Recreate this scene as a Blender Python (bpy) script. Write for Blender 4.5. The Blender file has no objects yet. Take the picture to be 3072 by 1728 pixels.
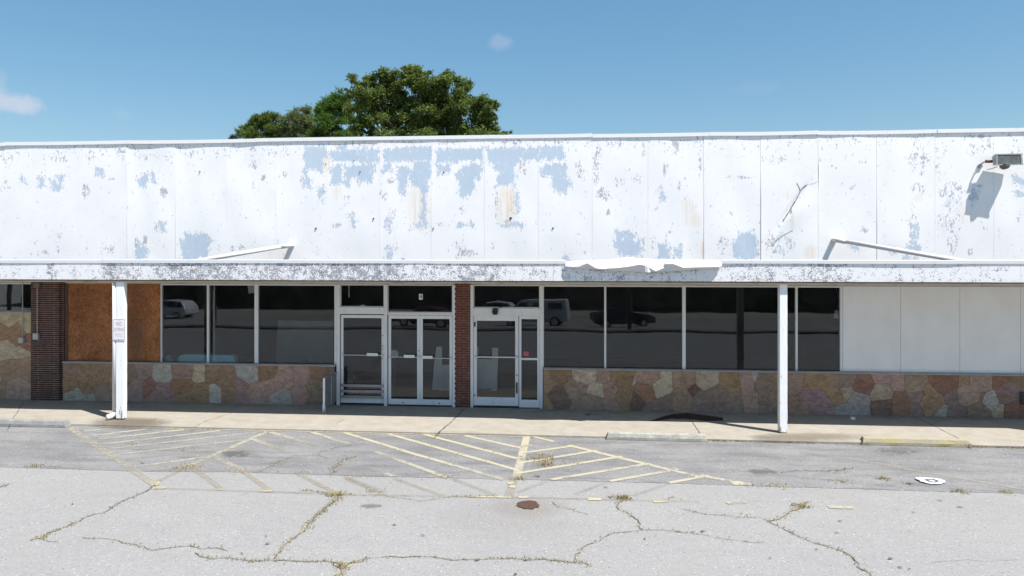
import bpy, bmesh, math, random
import numpy as np
from mathutils import Vector, Matrix
from mathutils.geometry import tessellate_polygon
random.seed(7); np.random.seed(7)
R = math.radians
scene = bpy.context.scene
col = scene.collection

# ------------------------------------------------------------------ camera
# measured from the wall panels (1.22 m wide): storefront plane is Y = 0, sidewalk top is Z = 0
YAW = R(5.012); CX, CY, CZ = 2.056, -16.29, 3.45
FPX, HOR = 1820.2, 642.0            # focal length and horizon row, on a 2576 px wide copy of the photo
cam_d = bpy.data.cameras.new("camera"); cam = bpy.data.objects.new("camera", cam_d); col.objects.link(cam)
cam.location = (CX, CY, CZ); cam.rotation_euler = (R(90), 0, YAW)
cam_d.sensor_width = 36; cam_d.lens = 36 * FPX / 2576; cam_d.shift_y = -82.5 / 2576
cam_d.clip_end = 3000; cam_d.clip_start = 0.1
scene.camera = cam
# ------------------------------------------------------------------ world, sun, exposure
SUN = Vector((1.376, -0.893, 2.96)).normalized()
EL = math.asin(SUN.z); AZ = math.atan2(SUN.x, SUN.y)
w = bpy.data.worlds.new("World"); scene.world = w; w.use_nodes = True
nt = w.node_tree; nt.nodes.clear()
def wn(t, **k):
    n = nt.nodes.new(t)
    for a, b in k.items(): setattr(n, a, b)
    return n
sky = wn('ShaderNodeTexSky', sky_type='NISHITA', sun_disc=False, sun_elevation=EL, sun_rotation=AZ, altitude=0, air_density=1.0, dust_density=0.6, ozone_density=2.6)
hs = wn('ShaderNodeHueSaturation'); hs.inputs['Saturation'].default_value = 1.55; hs.inputs['Hue'].default_value = 0.492
bg = wn('ShaderNodeBackground'); bg.inputs['Strength'].default_value = 0.15
wo = wn('ShaderNodeOutputWorld')
gm_ = wn('ShaderNodeGamma'); gm_.inputs['Gamma'].default_value = 0.62
nt.links.new(sky.outputs[0], gm_.inputs['Color']); nt.links.new(gm_.outputs[0], hs.inputs['Color'])
# faint small clouds, fixed by their direction in the sky
tc = wn('ShaderNodeTexCoord')
last = hs.outputs[0]
def raydir(x, y):
    r = (x - 1288) / FPX; u = (HOR - y) / FPX
    c, s = math.cos(YAW), math.sin(YAW)
    return Vector((r * c - s, r * s + c, u))
nz = wn('ShaderNodeTexNoise'); nz.inputs['Scale'].default_value = 34; nz.inputs['Detail'].default_value = 7; nz.inputs['Roughness'].default_value = .62
nt.links.new(tc.outputs['Generated'], nz.inputs['Vector'])
for (x, y, rx, ry, a) in ((-5, 252, 80, 30, .6), (45, 260, 50, 22, .5), (-12, 208, 26, 30, .25), (1262, 108, 36, 24, .24), (1905, 222, 60, 20, .07), (310, 288, 26, 16, .10)):
    d = raydir(x, y).normalized()
    m1 = wn('ShaderNodeVectorMath', operation='SUBTRACT'); m1.inputs[1].default_value = d
    nt.links.new(tc.outputs['Generated'], m1.inputs[0])
    m2 = wn('ShaderNodeVectorMath', operation='MULTIPLY'); m2.inputs[1].default_value = (FPX / rx, FPX / rx, FPX / ry)
    nt.links.new(m1.outputs[0], m2.inputs[0])
    m3 = wn('ShaderNodeVectorMath', operation='LENGTH'); nt.links.new(m2.outputs[0], m3.inputs[0])
    m4 = wn('ShaderNodeMath', operation='MULTIPLY_ADD'); m4.inputs[1].default_value = 1.5
    nt.links.new(nz.outputs['Fac'], m4.inputs[0]); 
    m4b = wn('ShaderNodeMath', operation='SUBTRACT'); m4b.inputs[0].default_value = .35; nt.links.new(m3.outputs['Value'], m4b.inputs[1])
    nt.links.new(m4b.outputs[0], m4.inputs[2])
    m5 = wn('ShaderNodeMapRange'); m5.inputs['From Min'].default_value = 0; m5.inputs['From Max'].default_value = .8; m5.inputs['To Max'].default_value = a; m5.interpolation_type = 'SMOOTHSTEP'
    nt.links.new(m4.outputs[0], m5.inputs['Value'])
    mx = wn('ShaderNodeMix', data_type='RGBA'); mx.inputs['B'].default_value = (2.5, 2.75, 3.2, 1)
    nt.links.new(m5.outputs[0], mx.inputs['Factor']); nt.links.new(last, mx.inputs['A']); last = mx.outputs['Result']
nt.links.new(last, bg.inputs['Color']); nt.links.new(bg.outputs[0], wo.inputs['Surface'])
sd = bpy.data.lights.new("sun", 'SUN'); sd.energy = 4.85; sd.angle = R(.53); sd.color = (1, .955, .9)
so = bpy.data.objects.new("sun", sd); col.objects.link(so); so.rotation_euler = SUN.to_track_quat('Z', 'Y').to_euler()
so.location = (20, -20, 30)
scene.view_settings.view_transform = 'Standard'; scene.view_settings.look = 'None'
scene.view_settings.exposure = 0.75; scene.view_settings.gamma = 1

# ------------------------------------------------------------------ measuring helpers (photo column/row -> place on a real plane)
cY, sY = math.cos(YAW), math.sin(YAW)
def P(x, y, Y=0.0):
    d = raydir(x, y); t = (Y - CY) / d.y
    return Vector((CX + d.x * t, Y, CZ + d.z * t))
def PX(x, Y=0.0): return P(x, HOR, Y).x
def G(x, y, Z=0.0):
    d = raydir(x, y); t = (Z - CZ) / d.z
    return Vector((CX + d.x * t, CY + d.y * t, Z))
K = 2576 / 3072
def zr(ox, oy, k, pts): return [((ox + a * k) * K, (oy + b * k) * K) for a, b in pts]

# ------------------------------------------------------------------ mesh helpers
class MB:
    def __init__(s): s.v = []; s.f = []; s.mi = []; s.attr = {}
    def add(s, vs, fs, m=0):
        o = len(s.v); s.v += [tuple(p) for p in vs]; s.f += [tuple(i + o for i in f) for f in fs]; s.mi += [m] * len(fs); return s
    def box(s, x0, x1, y0, y1, z0, z1, m=0, skip=()):
        v = [(x0,y0,z0),(x1,y0,z0),(x1,y1,z0),(x0,y1,z0),(x0,y0,z1),(x1,y0,z1),(x1,y1,z1),(x0,y1,z1)]
        f = [(0,3,2,1),(4,5,6,7),(0,1,5,4),(1,2,6,5),(2,3,7,6),(3,0,4,7)]
        return s.add(v, f, m)
    def obox(s, c, sx, sy, sz, rot, m=0):
        vs = [Vector(c) + rot @ Vector((a*sx/2, b*sy/2, d*sz/2)) for d in (-1,1) for a, b in ((-1,-1),(1,-1),(1,1),(-1,1))]
        return s.add(vs, [(0,3,2,1),(4,5,6,7),(0,1,5,4),(1,2,6,5),(2,3,7,6),(3,0,4,7)], m)
    def tube(s, pts, r, n=12, m=0, cap=True):
        pts = [Vector(p) for p in pts]; rs = r if isinstance(r, (list, tuple)) else [r] * len(pts)
        vs = []; up = None
        for i, p in enumerate(pts):
            d = (pts[min(i+1, len(pts)-1)] - pts[max(i-1, 0)]).normalized()
            if up is None:
                up = Vector((0,0,1)) if abs(d.z) < .9 else Vector((0,1,0))
            a = d.cross(up).normalized(); b = a.cross(d).normalized(); up = b
            for k in range(n):
                t = 2*math.pi*k/n; vs.append(p + (a*math.cos(t) + b*math.sin(t))*rs[i])
        fs = []
        for i in range(len(pts)-1):
            for k in range(n):
                fs.append((i*n+k, i*n+(k+1)%n, (i+1)*n+(k+1)%n, (i+1)*n+k))
        if cap: fs += [tuple(range(n)), tuple(range((len(pts)-1)*n, len(pts)*n))[::-1]]
        return s.add(vs, fs, m)
    def prism(s, poly, axis, a, b, m=0):
        # poly in the two other axes; extruded from a to b along axis ('x','y','z')
        def mk(p, t):
            return {'x': (t, p[0], p[1]), 'y': (p[0], t, p[1]), 'z': (p[0], p[1], t)}[axis]
        n = len(poly); vs = [mk(p, a) for p in poly] + [mk(p, b) for p in poly]
        fs = [tuple(range(n)), tuple(range(n, 2*n))[::-1]] + [(i, (i+1) % n, n+(i+1) % n, n+i) for i in range(n)]
        return s.add(vs, fs, m)
    def build(s, name, mats, parent=None, smooth=False, bevel=0, fix=True):
        o = Vector((0,0,0))
        if parent is not None:
            q = parent
            while q is not None: o = o + q.location; q = q.parent
        me = bpy.data.meshes.new(name)
        me.from_pydata([(p[0]-o.x, p[1]-o.y, p[2]-o.z) for p in s.v], [], s.f)
        if not isinstance(mats, (list, tuple)): mats = [mats]
        for m in mats: me.materials.append(m)
        if any(s.mi):
            me.polygons.foreach_set('material_index', s.mi)
        for k, a in s.attr.items():
            if isinstance(a[0], (tuple, list)):
                at = me.attributes.new(k, 'FLOAT_COLOR', 'POINT'); at.data.foreach_set('color', [c for q in a for c in q])
            else:
                at = me.attributes.new(k, 'FLOAT', 'POINT'); at.data.foreach_set('value', a)
        if fix:
            bm = bmesh.new(); bm.from_mesh(me); bmesh.ops.recalc_face_normals(bm, faces=bm.faces); bm.to_mesh(me); bm.free()
        if smooth:
            me.polygons.foreach_set('use_smooth', [True]*len(me.polygons))
        me.update()
        ob = bpy.data.objects.new(name, me); col.objects.link(ob)
        if parent is not None: ob.parent = parent
        if bevel:
            md = ob.modifiers.new('bevel', 'BEVEL'); md.width = bevel; md.segments = 2; md.limit_method = 'ANGLE'; md.angle_limit = R(40)
        return ob
def tag(o, label=None, cat=None, group=None, kind=None):
    if label: o['label'] = label
    if cat: o['category'] = cat
    if group: o['group'] = group
    if kind: o['kind'] = kind
    return o
def thing(name, label, cat, loc=(0,0,0), group=None):
    o = bpy.data.objects.new(name, None); col.objects.link(o); o.location = loc; o.empty_display_size = .2
    return tag(o, label, cat, group)
def text_mesh(body, size, name='t'):
    cu = bpy.data.curves.new(name, 'FONT'); cu.body = body; cu.size = size; cu.align_x = 'CENTER'; cu.align_y = 'CENTER'; cu.extrude = .0008
    ob = bpy.data.objects.new(name, cu); col.objects.link(ob)
    dg = bpy.context.evaluated_depsgraph_get()
    me = bpy.data.meshes.new_from_object(ob.evaluated_get(dg))
    v = [tuple(q.co) for q in me.vertices]; f = [tuple(p.vertices) for p in me.polygons]
    bpy.data.objects.remove(ob); bpy.data.curves.remove(cu); bpy.data.meshes.remove(me)
    return v, f
def text_on(mb, body, size, cx, Y, cz, sx=1.0, m=0):
    v, f = text_mesh(body, size)
    mb.add([(cx + a*sx, Y - c, cz + b) for a, b, c in v], f, m)

# ------------------------------------------------------------------ material helpers
class M:
    def __init__(s, name):
        s.m = bpy.data.materials.new(name); s.m.use_nodes = True; s.t = s.m.node_tree; s.t.nodes.clear()
        s.out = s.n('ShaderNodeOutputMaterial'); s.pos = s.n('ShaderNodeNewGeometry').outputs['Position']
    def n(s, t, **k):
        q = s.t.nodes.new(t)
        for a, b in k.items(): setattr(q, a, b)
        return q
    def l(s, a, b): s.t.links.new(a, b)
    def set(s, sock, v):
        if isinstance(v, bpy.types.NodeSocket): s.l(v, sock)
        elif isinstance(v, tuple) and sock.type == 'RGBA' and len(v) == 3: sock.default_value = (*v, 1)
        else: sock.default_value = v
    def math(s, op, a, b=0.0, c=0.0, clamp=False):
        q = s.n('ShaderNodeMath', operation=op, use_clamp=clamp); s.set(q.inputs[0], a); s.set(q.inputs[1], b)
        if op in ('MULTIPLY_ADD',): s.set(q.inputs[2], c)
        return q.outputs[0]
    def scale(s, v, sc):
        q = s.n('ShaderNodeVectorMath', operation='MULTIPLY'); s.set(q.inputs[0], v); q.inputs[1].default_value = sc; return q.outputs[0]
    def noise(s, sc, det=4, rough=.5, vec=None, dist=0, out='Fac'):
        q = s.n('ShaderNodeTexNoise'); q.inputs['Scale'].default_value = sc; q.inputs['Detail'].default_value = det; q.inputs['Roughness'].default_value = rough; q.inputs['Distortion'].default_value = dist
        s.l(vec or s.pos, q.inputs['Vector']); return q.outputs[out]
    def voro(s, sc, vec=None, feature='F1', out='Distance', rnd=1):
        q = s.n('ShaderNodeTexVoronoi', feature=feature); q.inputs['Scale'].default_value = sc; q.inputs['Randomness'].default_value = rnd
        s.l(vec or s.pos, q.inputs['Vector']); return q.outputs[out]
    def rng(s, v, a, b, c=0.0, d=1.0, smooth=False):
        q = s.n('ShaderNodeMapRange'); q.inputs[1].default_value = a; q.inputs[2].default_value = b; q.inputs[3].default_value = c; q.inputs[4].default_value = d
        if smooth: q.interpolation_type = 'SMOOTHSTEP'
        s.l(v, q.inputs[0]); return q.outputs[0]
    def mix(s, f, a, b):
        q = s.n('ShaderNodeMix', data_type='RGBA'); s.set(q.inputs['Factor'], f); s.set(q.inputs['A'], a); s.set(q.inputs['B'], b); return q.outputs['Result']
    def mul(s, a, f):   # colour times value
        q = s.n('ShaderNodeVectorMath', operation='SCALE'); s.set(q.inputs[0], a) if isinstance(a, bpy.types.NodeSocket) else setattr(q.inputs[0], 'default_value', a); s.set(q.inputs['Scale'], f); return q.outputs[0]
    def attr(s, name, out='Fac'):
        q = s.n('ShaderNodeAttribute', attribute_name=name); return q.outputs[out]
    def ramp(s, v, stops, interp='LINEAR'):
        q = s.n('ShaderNodeValToRGB'); q.color_ramp.interpolation = interp; e = q.color_ramp.elements
        while len(e) > 1: e.remove(e[-1])
        e[0].position = stops[0][0]; e[0].color = (*stops[0][1], 1)
        for p, c in stops[1:]:
            x = e.new(p); x.color = (*c, 1)
        s.l(v, q.inputs[0]); return q.outputs[0]
    def bump(s, h, st=.3, d=.01):
        q = s.n('ShaderNodeBump'); q.inputs['Strength'].default_value = st; q.inputs['Distance'].default_value = d; s.l(h, q.inputs['Height']); return q.outputs[0]
    def bsdf(s, c, rough=.6, metal=0.0, nrm=None, spec=.5, link=True):
        q = s.n('ShaderNodeBsdfPrincipled'); s.set(q.inputs['Base Color'], c); s.set(q.inputs['Roughness'], rough); s.set(q.inputs['Metallic'], metal)
        q.inputs['Specular IOR Level'].default_value = spec
        if nrm is not None: s.l(nrm, q.inputs['Normal'])
        if link: s.l(q.outputs[0], s.out.inputs['Surface'])
        return q
def plain(name, c, rough=.6, metal=0.0, var=.12, sc=6, spec=.5):
    m = M(name); n = m.noise(sc, 5, .6); f = m.rng(n, .3, .7, 1-var, 1+var)
    m.bsdf(m.mul(c, f), rough, metal, spec=spec); return m.m

# ---- painted metal wall panels: white paint peeled off older blue and grey coats (patch shapes stored on the mesh)
def mat_wall():
    m = M('peeling_white_panel_paint')
    zc = m.scale(m.pos, (1, 1, .55))
    big = m.noise(9, 8, .68, zc); fine = m.noise(30, 6, .62, zc)
    nn = m.math('ADD', m.math('MULTIPLY', big, .6), m.math('MULTIPLY', fine, .4))
    def mask(a, amp, w):
        v = m.math('ADD', m.attr(a), m.math('MULTIPLY', m.math('SUBTRACT', nn, .5), amp))
        return m.rng(v, .5 - w, .5 + w)
    blue = mask('blue', 4.4, .12)
    gs = m.noise(26, 8, .7, zc); gb = m.noise(9, 4, .6, zc)
    gn = m.math('ADD', m.math('MULTIPLY', gs, .65), m.math('MULTIPLY', gb, .35))
    grey = m.rng(m.math('ADD', m.math('ADD', m.attr('grey'), .03), m.math('MULTIPLY', m.math('SUBTRACT', gn, .5), 4.0)), .51, .61)
    cream = m.attr('cream')
    st = m.noise(1, 5, .6, m.scale(m.pos, (22, 1, .8)))
    cream = m.math('MULTIPLY', cream, m.rng(st, .38, .62))
    tone = m.noise(.9, 3, .5); white = m.mix(m.rng(tone, .35, .65), (.80, .80, .81), (.85, .85, .85))
    c = m.mix(cream, white, (.74, .62, .50))
    c = m.mix(m.math('MULTIPLY', grey, .9), c, (.40, .395, .45))
    bl = m.mix(m.rng(m.noise(14, 5, .6), .35, .7), (.45, .545, .655), (.50, .59, .69))
    c = m.mix(m.math('MULTIPLY', blue, .96), c, bl)
    m.bsdf(c, .55, 0, m.bump(m.math('ADD', blue, grey), .25, -.002), spec=.3); return m.m
WALL = mat_wall()
def mat_fascia():
    m = M('flaking_grey_white_fascia_paint')
    a = m.noise(11, 9, .74); b = m.noise(40, 6, .65); n = m.math('ADD', m.math('MULTIPLY', a, .55), m.math('MULTIPLY', b, .45))
    patch = m.noise(1.1, 3, .55, m.scale(m.pos, (1, 1, .35)))
    d = m.math('ADD', m.attr('flake'), m.math('MULTIPLY', m.math('SUBTRACT', patch, .5), .5))
    v = m.math('ADD', m.math('MULTIPLY', m.math('SUBTRACT', n, .5), 4.6), m.math('MULTIPLY_ADD', d, .9, -.02))
    g = m.rng(v, .48, .56)
    gc = m.mix(m.rng(m.noise(7, 4), .35, .65), (.20, .205, .235), (.29, .30, .34))
    c = m.mix(m.math('MULTIPLY', g, .92), (.76, .76, .78), gc)
    z = m.n('ShaderNodeSeparateXYZ'); m.l(m.pos, z.inputs[0])
    low = m.math('MULTIPLY', m.rng(z.outputs['Z'], 3.02, 2.94), m.rng(m.noise(4, 5, .6), .48, .7))
    c = m.mix(m.math('MULTIPLY', low, .55), c, (.52, .42, .28))
    m.bsdf(c, .6, 0, m.bump(g, .25, -.002), spec=.3); return m.m
FASCIA = mat_fascia()
def mat_white(name, c=(.84, .84, .85), dirt=.25, dc=(.45, .42, .38), rough=.5, sc=5, metal=0, stretch=(1, 1, .3)):
    m = M(name); n = m.noise(sc, 7, .65, m.scale(m.pos, stretch)); f = m.math('MULTIPLY', m.rng(n, .52, .72), dirt)
    f2 = m.math('MULTIPLY', m.rng(m.noise(60, 5, .6), .66, .74), dirt * 1.2)
    m.bsdf(m.mix(m.math('MAXIMUM', f, f2), c, dc), rough, metal, spec=.4); return m.m
FLASH = mat_white('white_metal_flashing', (.78, .78, .79), .2, (.55, .54, .55), .4, 4, stretch=(2, 2, 1))
def mat_post():
    m = M('chipped_white_post_paint'); n = m.noise(13, 8, .7, m.scale(m.pos, (2.2, 2.2, .3))); z = m.n('ShaderNodeSeparateXYZ'); m.l(m.pos, z.inputs[0])
    foot = m.rng(z.outputs['Z'], .32, 0, 0, .12); chip = m.rng(m.math('ADD', n, foot), .635, .66); dirt = m.rng(n, .5, .66, 0, .3)
    split = m.rng(m.math('ABSOLUTE', m.math('SUBTRACT', m.noise(7, 3, .5, m.scale(m.pos, (4, 4, .22))), .5)), 0, .006, 1, 0); part = m.rng(m.noise(1.6, 3), .52, .6)
    c = m.mix(dirt, (.84, .84, .845), (.62, .60, .57)); c = m.mix(m.math('MULTIPLY', m.math('MULTIPLY', split, part), .6), c, (.25, .23, .2)); c = m.mix(chip, c, (.26, .23, .20))
    m.bsdf(c, .6, 0, m.bump(n, .3, .004), spec=.3); return m.m
POSTW = mat_post()
PVC = plain('white_plastic_pipe', (.68, .67, .66), .4, 0, .04, 3)
ALU = mat_white('dull_aluminium_frame', (.74, .735, .745), .3, (.42, .40, .38), .38, 8, 0)
ALU2 = plain('bare_aluminium_bar', (.62, .62, .64), .3, .7, .1, 12)
CREAMTRIM = mat_white('weathered_cream_trim', (.52, .47, .38), .8, (.20, .11, .06), .6, 3, stretch=(1, 1, 6))
RUSTTRIM = mat_white('rusted_drip_edge', (.20, .13, .08), .9, (.06, .03, .02), .75, 3, stretch=(1, 1, 4))
SOFFIT = plain('painted_soffit', (.55, .53, .48), .8)
DARK = plain('dark_rubber', (.012, .012, .014), .6)
BLACKP = plain('black_plastic', (.02, .02, .022), .45)
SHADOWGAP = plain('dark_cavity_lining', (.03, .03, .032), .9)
def mat_glass():
    m = M('tinted_window_glass')
    tr = m.n('ShaderNodeBsdfTransparent'); tr.inputs['Color'].default_value = (.90, .925, .925, 1)
    gl = m.n('ShaderNodeBsdfGlossy'); gl.inputs['Roughness'].default_value = .004; gl.inputs['Color'].default_value = (.92, .95, 1, 1)
    fr = m.n('ShaderNodeFresnel'); fr.inputs['IOR'].default_value = 1.42
    wob = m.noise(.55, 2, .5); b = m.bump(wob, .07, .05); m.l(b, gl.inputs['Normal'])
    mx = m.n('ShaderNodeMixShader'); m.l(fr.outputs[0], mx.inputs[0]); m.l(tr.outputs[0], mx.inputs[1]); m.l(gl.outputs[0], mx.inputs[2])
    # film of dust on the old panes
    df = m.n('ShaderNodeBsdfDiffuse'); df.inputs['Color'].default_value = (.35, .35, .36, 1)
    dust = m.math('MULTIPLY', m.rng(m.noise(2.2, 6, .65), .3, .75), .035)
    m2 = m.n('ShaderNodeMixShader'); m.l(dust, m2.inputs[0]); m.l(mx.outputs[0], m2.inputs[1]); m.l(df.outputs[0], m2.inputs[2])
    m.l(m2.outputs[0], m.out.inputs['Surface']); return m.m
GLASS = mat_glass()
def mat_brick(name, w, h, c1, c2, mortar, ms):
    m = M(name); q = m.n('ShaderNodeTexBrick'); q.offset = .5
    sw = m.n('ShaderNodeSeparateXYZ'); m.l(m.pos, sw.inputs[0]); cb = m.n('ShaderNodeCombineXYZ')
    m.l(m.math('ADD', sw.outputs[0], sw.outputs[1]), cb.inputs[0]); m.l(sw.outputs[2], cb.inputs[1])
    m.l(cb.outputs[0], q.inputs['Vector'])
    for k, v in (('Scale', 1.0), ('Brick Width', w), ('Row Height', h), ('Mortar Size', ms), ('Mortar Smooth', .2), ('Bias', -.1)): q.inputs[k].default_value = v
    q.inputs['Color1'].default_value = (*c1, 1); q.inputs['Color2'].default_value = (*c2, 1); q.inputs['Mortar'].default_value = (*mortar, 1)
    f = m.rng(m.noise(9, 6, .65), .3, .7, .7, 1.25)
    m.bsdf(m.mul(q.outputs[0], f), .85, 0, m.bump(q.outputs['Fac'], .6, -.006), spec=.2); return m.m
BRICK = mat_brick('dark_roman_brick', .80, .0505, (.088, .042, .034), (.062, .031, .027), (.31, .25, .22), .0052)
BRICK2 = mat_brick('red_brown_brick', .205, .0565, (.165, .062, .045), (.12, .046, .037), (.27, .19, .16), .0042)
def mat_osb():
    m = M('weathered_oriented_strand_board')
    v1 = m.scale(m.pos, (1, 1, .75)); cell = m.voro(42, v1, out='Color'); s = m.n('ShaderNodeSeparateColor'); m.l(cell, s.inputs[0])
    n = m.noise(24, 6, .7); st = m.noise(2.0, 5, .6, m.scale(m.pos, (1.6, 1, .55)))
    c = m.ramp(s.outputs[0], [(0, (.275, .10, .042)), (.4, (.335, .13, .052)), (.8, (.40, .18, .078)), (1, (.19, .066, .03))])
    c = m.mul(c, m.rng(n, .3, .7, .62, 1.28)); c = m.mul(c, m.rng(m.noise(1.6, 6, .7), .36, .64, .62, 1.28))
    c = m.mix(m.math('MULTIPLY', m.rng(st, .36, .6), m.attr('damp')), c, (.135, .10, .07)); c = m.mix(m.math('MULTIPLY', m.attr('damp'), .25), c, (.26, .075, .03))
    m.bsdf(c, .8, 0, m.bump(n, .3, .004), spec=.2); return m.m
OSB = mat_osb()
def mat_stone():
    m = M('flagstone_veneer'); c = m.attr('stone', 'Color')
    lay = m.noise(7, 7, .66, m.scale(m.pos, (1, 1, 1.7)), .8); f = m.rng(lay, .28, .72, .66, 1.46)
    stn = m.rng(m.noise(2.6, 5, .65, None, 1.2), .56, .72)
    c2 = m.mul(c, f); c2 = m.mix(m.math('MULTIPLY', stn, .4), c2, (.20, .11, .05))
    vein = m.rng(m.math('ABSOLUTE', m.math('SUBTRACT', m.noise(3.1, 4, .6, None, .6), .5)), .0, .012, 1, 0)
    c2 = m.mix(m.math('MULTIPLY', vein, .35), c2, (.09, .06, .045))
    m.bsdf(c2, .78, 0, m.bump(m.noise(16, 8, .68), .55, .012), spec=.3); return m.m
STONE = mat_stone(); MORTAR = plain('sandy_mortar', (.21, .155, .115), .95, 0, .25, 12)
def mat_concrete():
    m = M('weathered_pale_concrete')
    n = m.noise(3.2, 8, .68); f = m.rng(n, .3, .72, .86, 1.12); sp = m.rng(m.noise(110, 3, .6), .3, .7, .9, 1.1)
    c = m.mul((.328, .302, .258), m.math('MULTIPLY', f, sp))
    st = m.rng(m.noise(1.0, 6, .7, m.scale(m.pos, (.55, 1.8, 1))), .53, .75)
    c = m.mix(m.math('MULTIPLY', st, .35), c, (.24, .185, .115))
    z = m.n('ShaderNodeSeparateXYZ'); m.l(m.pos, z.inputs[0])
    spots = m.rng(m.voro(2.3), .03, .05, 1, 0)
    dk = m.math('MULTIPLY', spots, .35)
    c = m.mix(dk, c, (.07, .06, .05))
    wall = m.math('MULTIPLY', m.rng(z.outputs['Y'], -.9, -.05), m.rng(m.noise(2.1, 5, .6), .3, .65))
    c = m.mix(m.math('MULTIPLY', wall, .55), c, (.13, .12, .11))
    m.bsdf(c, .9, 0, m.bump(m.noise(70, 4, .6), .25, .004), spec=.2); return m.m
CONC = mat_concrete()
def mat_asphalt(name, base, alt, stain, sk):
    m = M(name)
    sp = m.noise(85, 3, .7); sp2 = m.noise(210, 2, .6); ag = m.voro(62, out='Color'); s = m.n('ShaderNodeSeparateColor'); m.l(ag, s.inputs[0])
    f = m.math('MULTIPLY', m.rng(sp, .3, .7, .89, 1.11), m.rng(sp2, .3, .7, .9, 1.1)); f = m.math('MULTIPLY', f, m.rng(s.outputs[0], 0, 1, .90, 1.10))
    bright = m.rng(s.outputs[1], .975, .995); dark = m.rng(s.outputs[2], .975, .995)
    big = m.noise(.42, 6, .62); med = m.noise(1.7, 8, .72, m.scale(m.pos, (.5, 1.9, 1)))
    c = m.mix(m.rng(big, .36, .66), base, alt)
    c = m.mix(m.math('MULTIPLY', m.rng(med, .47, .64), sk), c, stain)
    c = m.mul(c, f); c = m.mix(m.math('MULTIPLY', bright, .55), c, (.52, .51, .49)); c = m.mix(m.math('MULTIPLY', dark, .6), c, (.07, .07, .07))
    tan = m.rng(m.noise(.65, 5, .6), .57, .75); c = m.mix(m.math('MULTIPLY', tan, .28), c, (.265, .235, .195))
    m.bsdf(c, .9, 0, m.bump(sp, .35, .004), spec=.25); return m.m
ASPH = mat_asphalt('sun_bleached_asphalt', (.254, .250, .246), (.268, .264, .258), (.234, .230, .227), .4)
ASPH2 = mat_asphalt('older_dark_asphalt', (.172, .171, .174), (.236, .233, .229), (.122, .121, .126), .68)
def mat_paint():
    m = M('worn_yellow_road_paint')
    n = m.noise(16, 8, .72); n2 = m.noise(4, 5, .62); v = m.math('ADD', m.attr('wear'), m.math('MULTIPLY', m.math('SUBTRACT', m.math('ADD', m.math('MULTIPLY', n, .5), m.math('MULTIPLY', n2, .5)), .5), 3.0))
    a = m.rng(v, .30, .60); a = m.math('MULTIPLY', a, m.rng(m.attr('wear'), 0, .7, .3, .95)); a = m.math('MAXIMUM', a, m.math('MULTIPLY', m.math('MULTIPLY', m.attr('wear'), .95), m.rng(n2, .3, .6, .45, 1)))
    c = m.mix(m.rng(m.attr('wear'), .3, .5), (.285, .24, .175), (.40, .372, .30)); c = m.mix(m.rng(m.attr('wear'), .6, 1.0), c, (.43, .38, .225))
    b = m.bsdf(m.mul(c, m.rng(m.noise(90, 3, .6), .3, .7, .85, 1.12)), .8, link=False, spec=.2)
    t = m.n('ShaderNodeBsdfTransparent'); x = m.n('ShaderNodeMixShader'); m.l(a, x.inputs[0]); m.l(t.outputs[0], x.inputs[1]); m.l(b.outputs[0], x.inputs[2]); m.l(x.outputs[0], m.out.inputs['Surface']); return m.m
PAINT = mat_paint()
CRACK = plain('dirt_filled_crack', (.155, .13, .095), .95, 0, .4, 14)
def mat_stain(name, c, edge, amp):
    m = M(name); n = m.noise(7, 6, .65)
    a = m.rng(m.math('ADD', m.attr('den'), m.math('MULTIPLY', m.math('SUBTRACT', n, .5), amp)), .5 - edge, .5 + edge)
    b = m.bsdf(m.mul(c, m.rng(m.noise(60, 4), .3, .7, .75, 1.2)), .75, link=False, spec=.25); t = m.n('ShaderNodeBsdfTransparent'); x = m.n('ShaderNodeMixShader')
    m.l(m.math('MULTIPLY', a, m.attr('op')), x.inputs[0]); m.l(t.outputs[0], x.inputs[1]); m.l(b.outputs[0], x.inputs[2]); m.l(x.outputs[0], m.out.inputs['Surface']); return m.m
def mat_leaf(name, a, b, tr=.35):
    m = M(name); oi = m.attr('tint'); c = m.mix(oi, a, b); c = m.mul(c, m.rng(m.noise(1.4, 3), .3, .7, .8, 1.2))
    d = m.n('ShaderNodeBsdfDiffuse'); m.l(c, d.inputs[0]); t = m.n('ShaderNodeBsdfTranslucent'); m.l(c, t.inputs[0])
    x = m.n('ShaderNodeMixShader'); x.inputs[0].default_value = tr; m.l(d.outputs[0], x.inputs[1]); m.l(t.outputs[0], x.inputs[2]); m.l(x.outputs[0], m.out.inputs['Surface']); return m.m
BARK = plain('grey_brown_bark', (.085, .07, .055), .9, 0, .35, 8)

# ================================================================== SETTING
GZ = -.07
def gz(y):
    if y > -12: return GZ
    if y > -44: return GZ + (y + 12) / 32 * 2.2
    return GZ - 2.2
def sheet(name, poly, z, mat, kind='structure', dens=None):
    mb = MB(); mb.add([(p[0], p[1], z if not callable(z) else z(p[1])) for p in poly], [tuple(range(len(poly)))]); return tag(mb.build(name, mat, fix=False), kind=kind)
mb = MB(); ys = [500, -2.4, -12, -17, -22, -28, -34, -40, -44, -52, -500]; xs = [-500, -40, 40, 500]
for y in ys:
    for x in xs: mb.add([(x, y, gz(y) if y < 10 else GZ)], [])
for i in range(len(ys)-1):
    for j in range(3): mb.f.append((i*4+j, (i+1)*4+j, (i+1)*4+j+1, i*4+j+1)); mb.mi.append(0)
tag(mb.build('parking_lot', ASPH), kind='structure')
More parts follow.
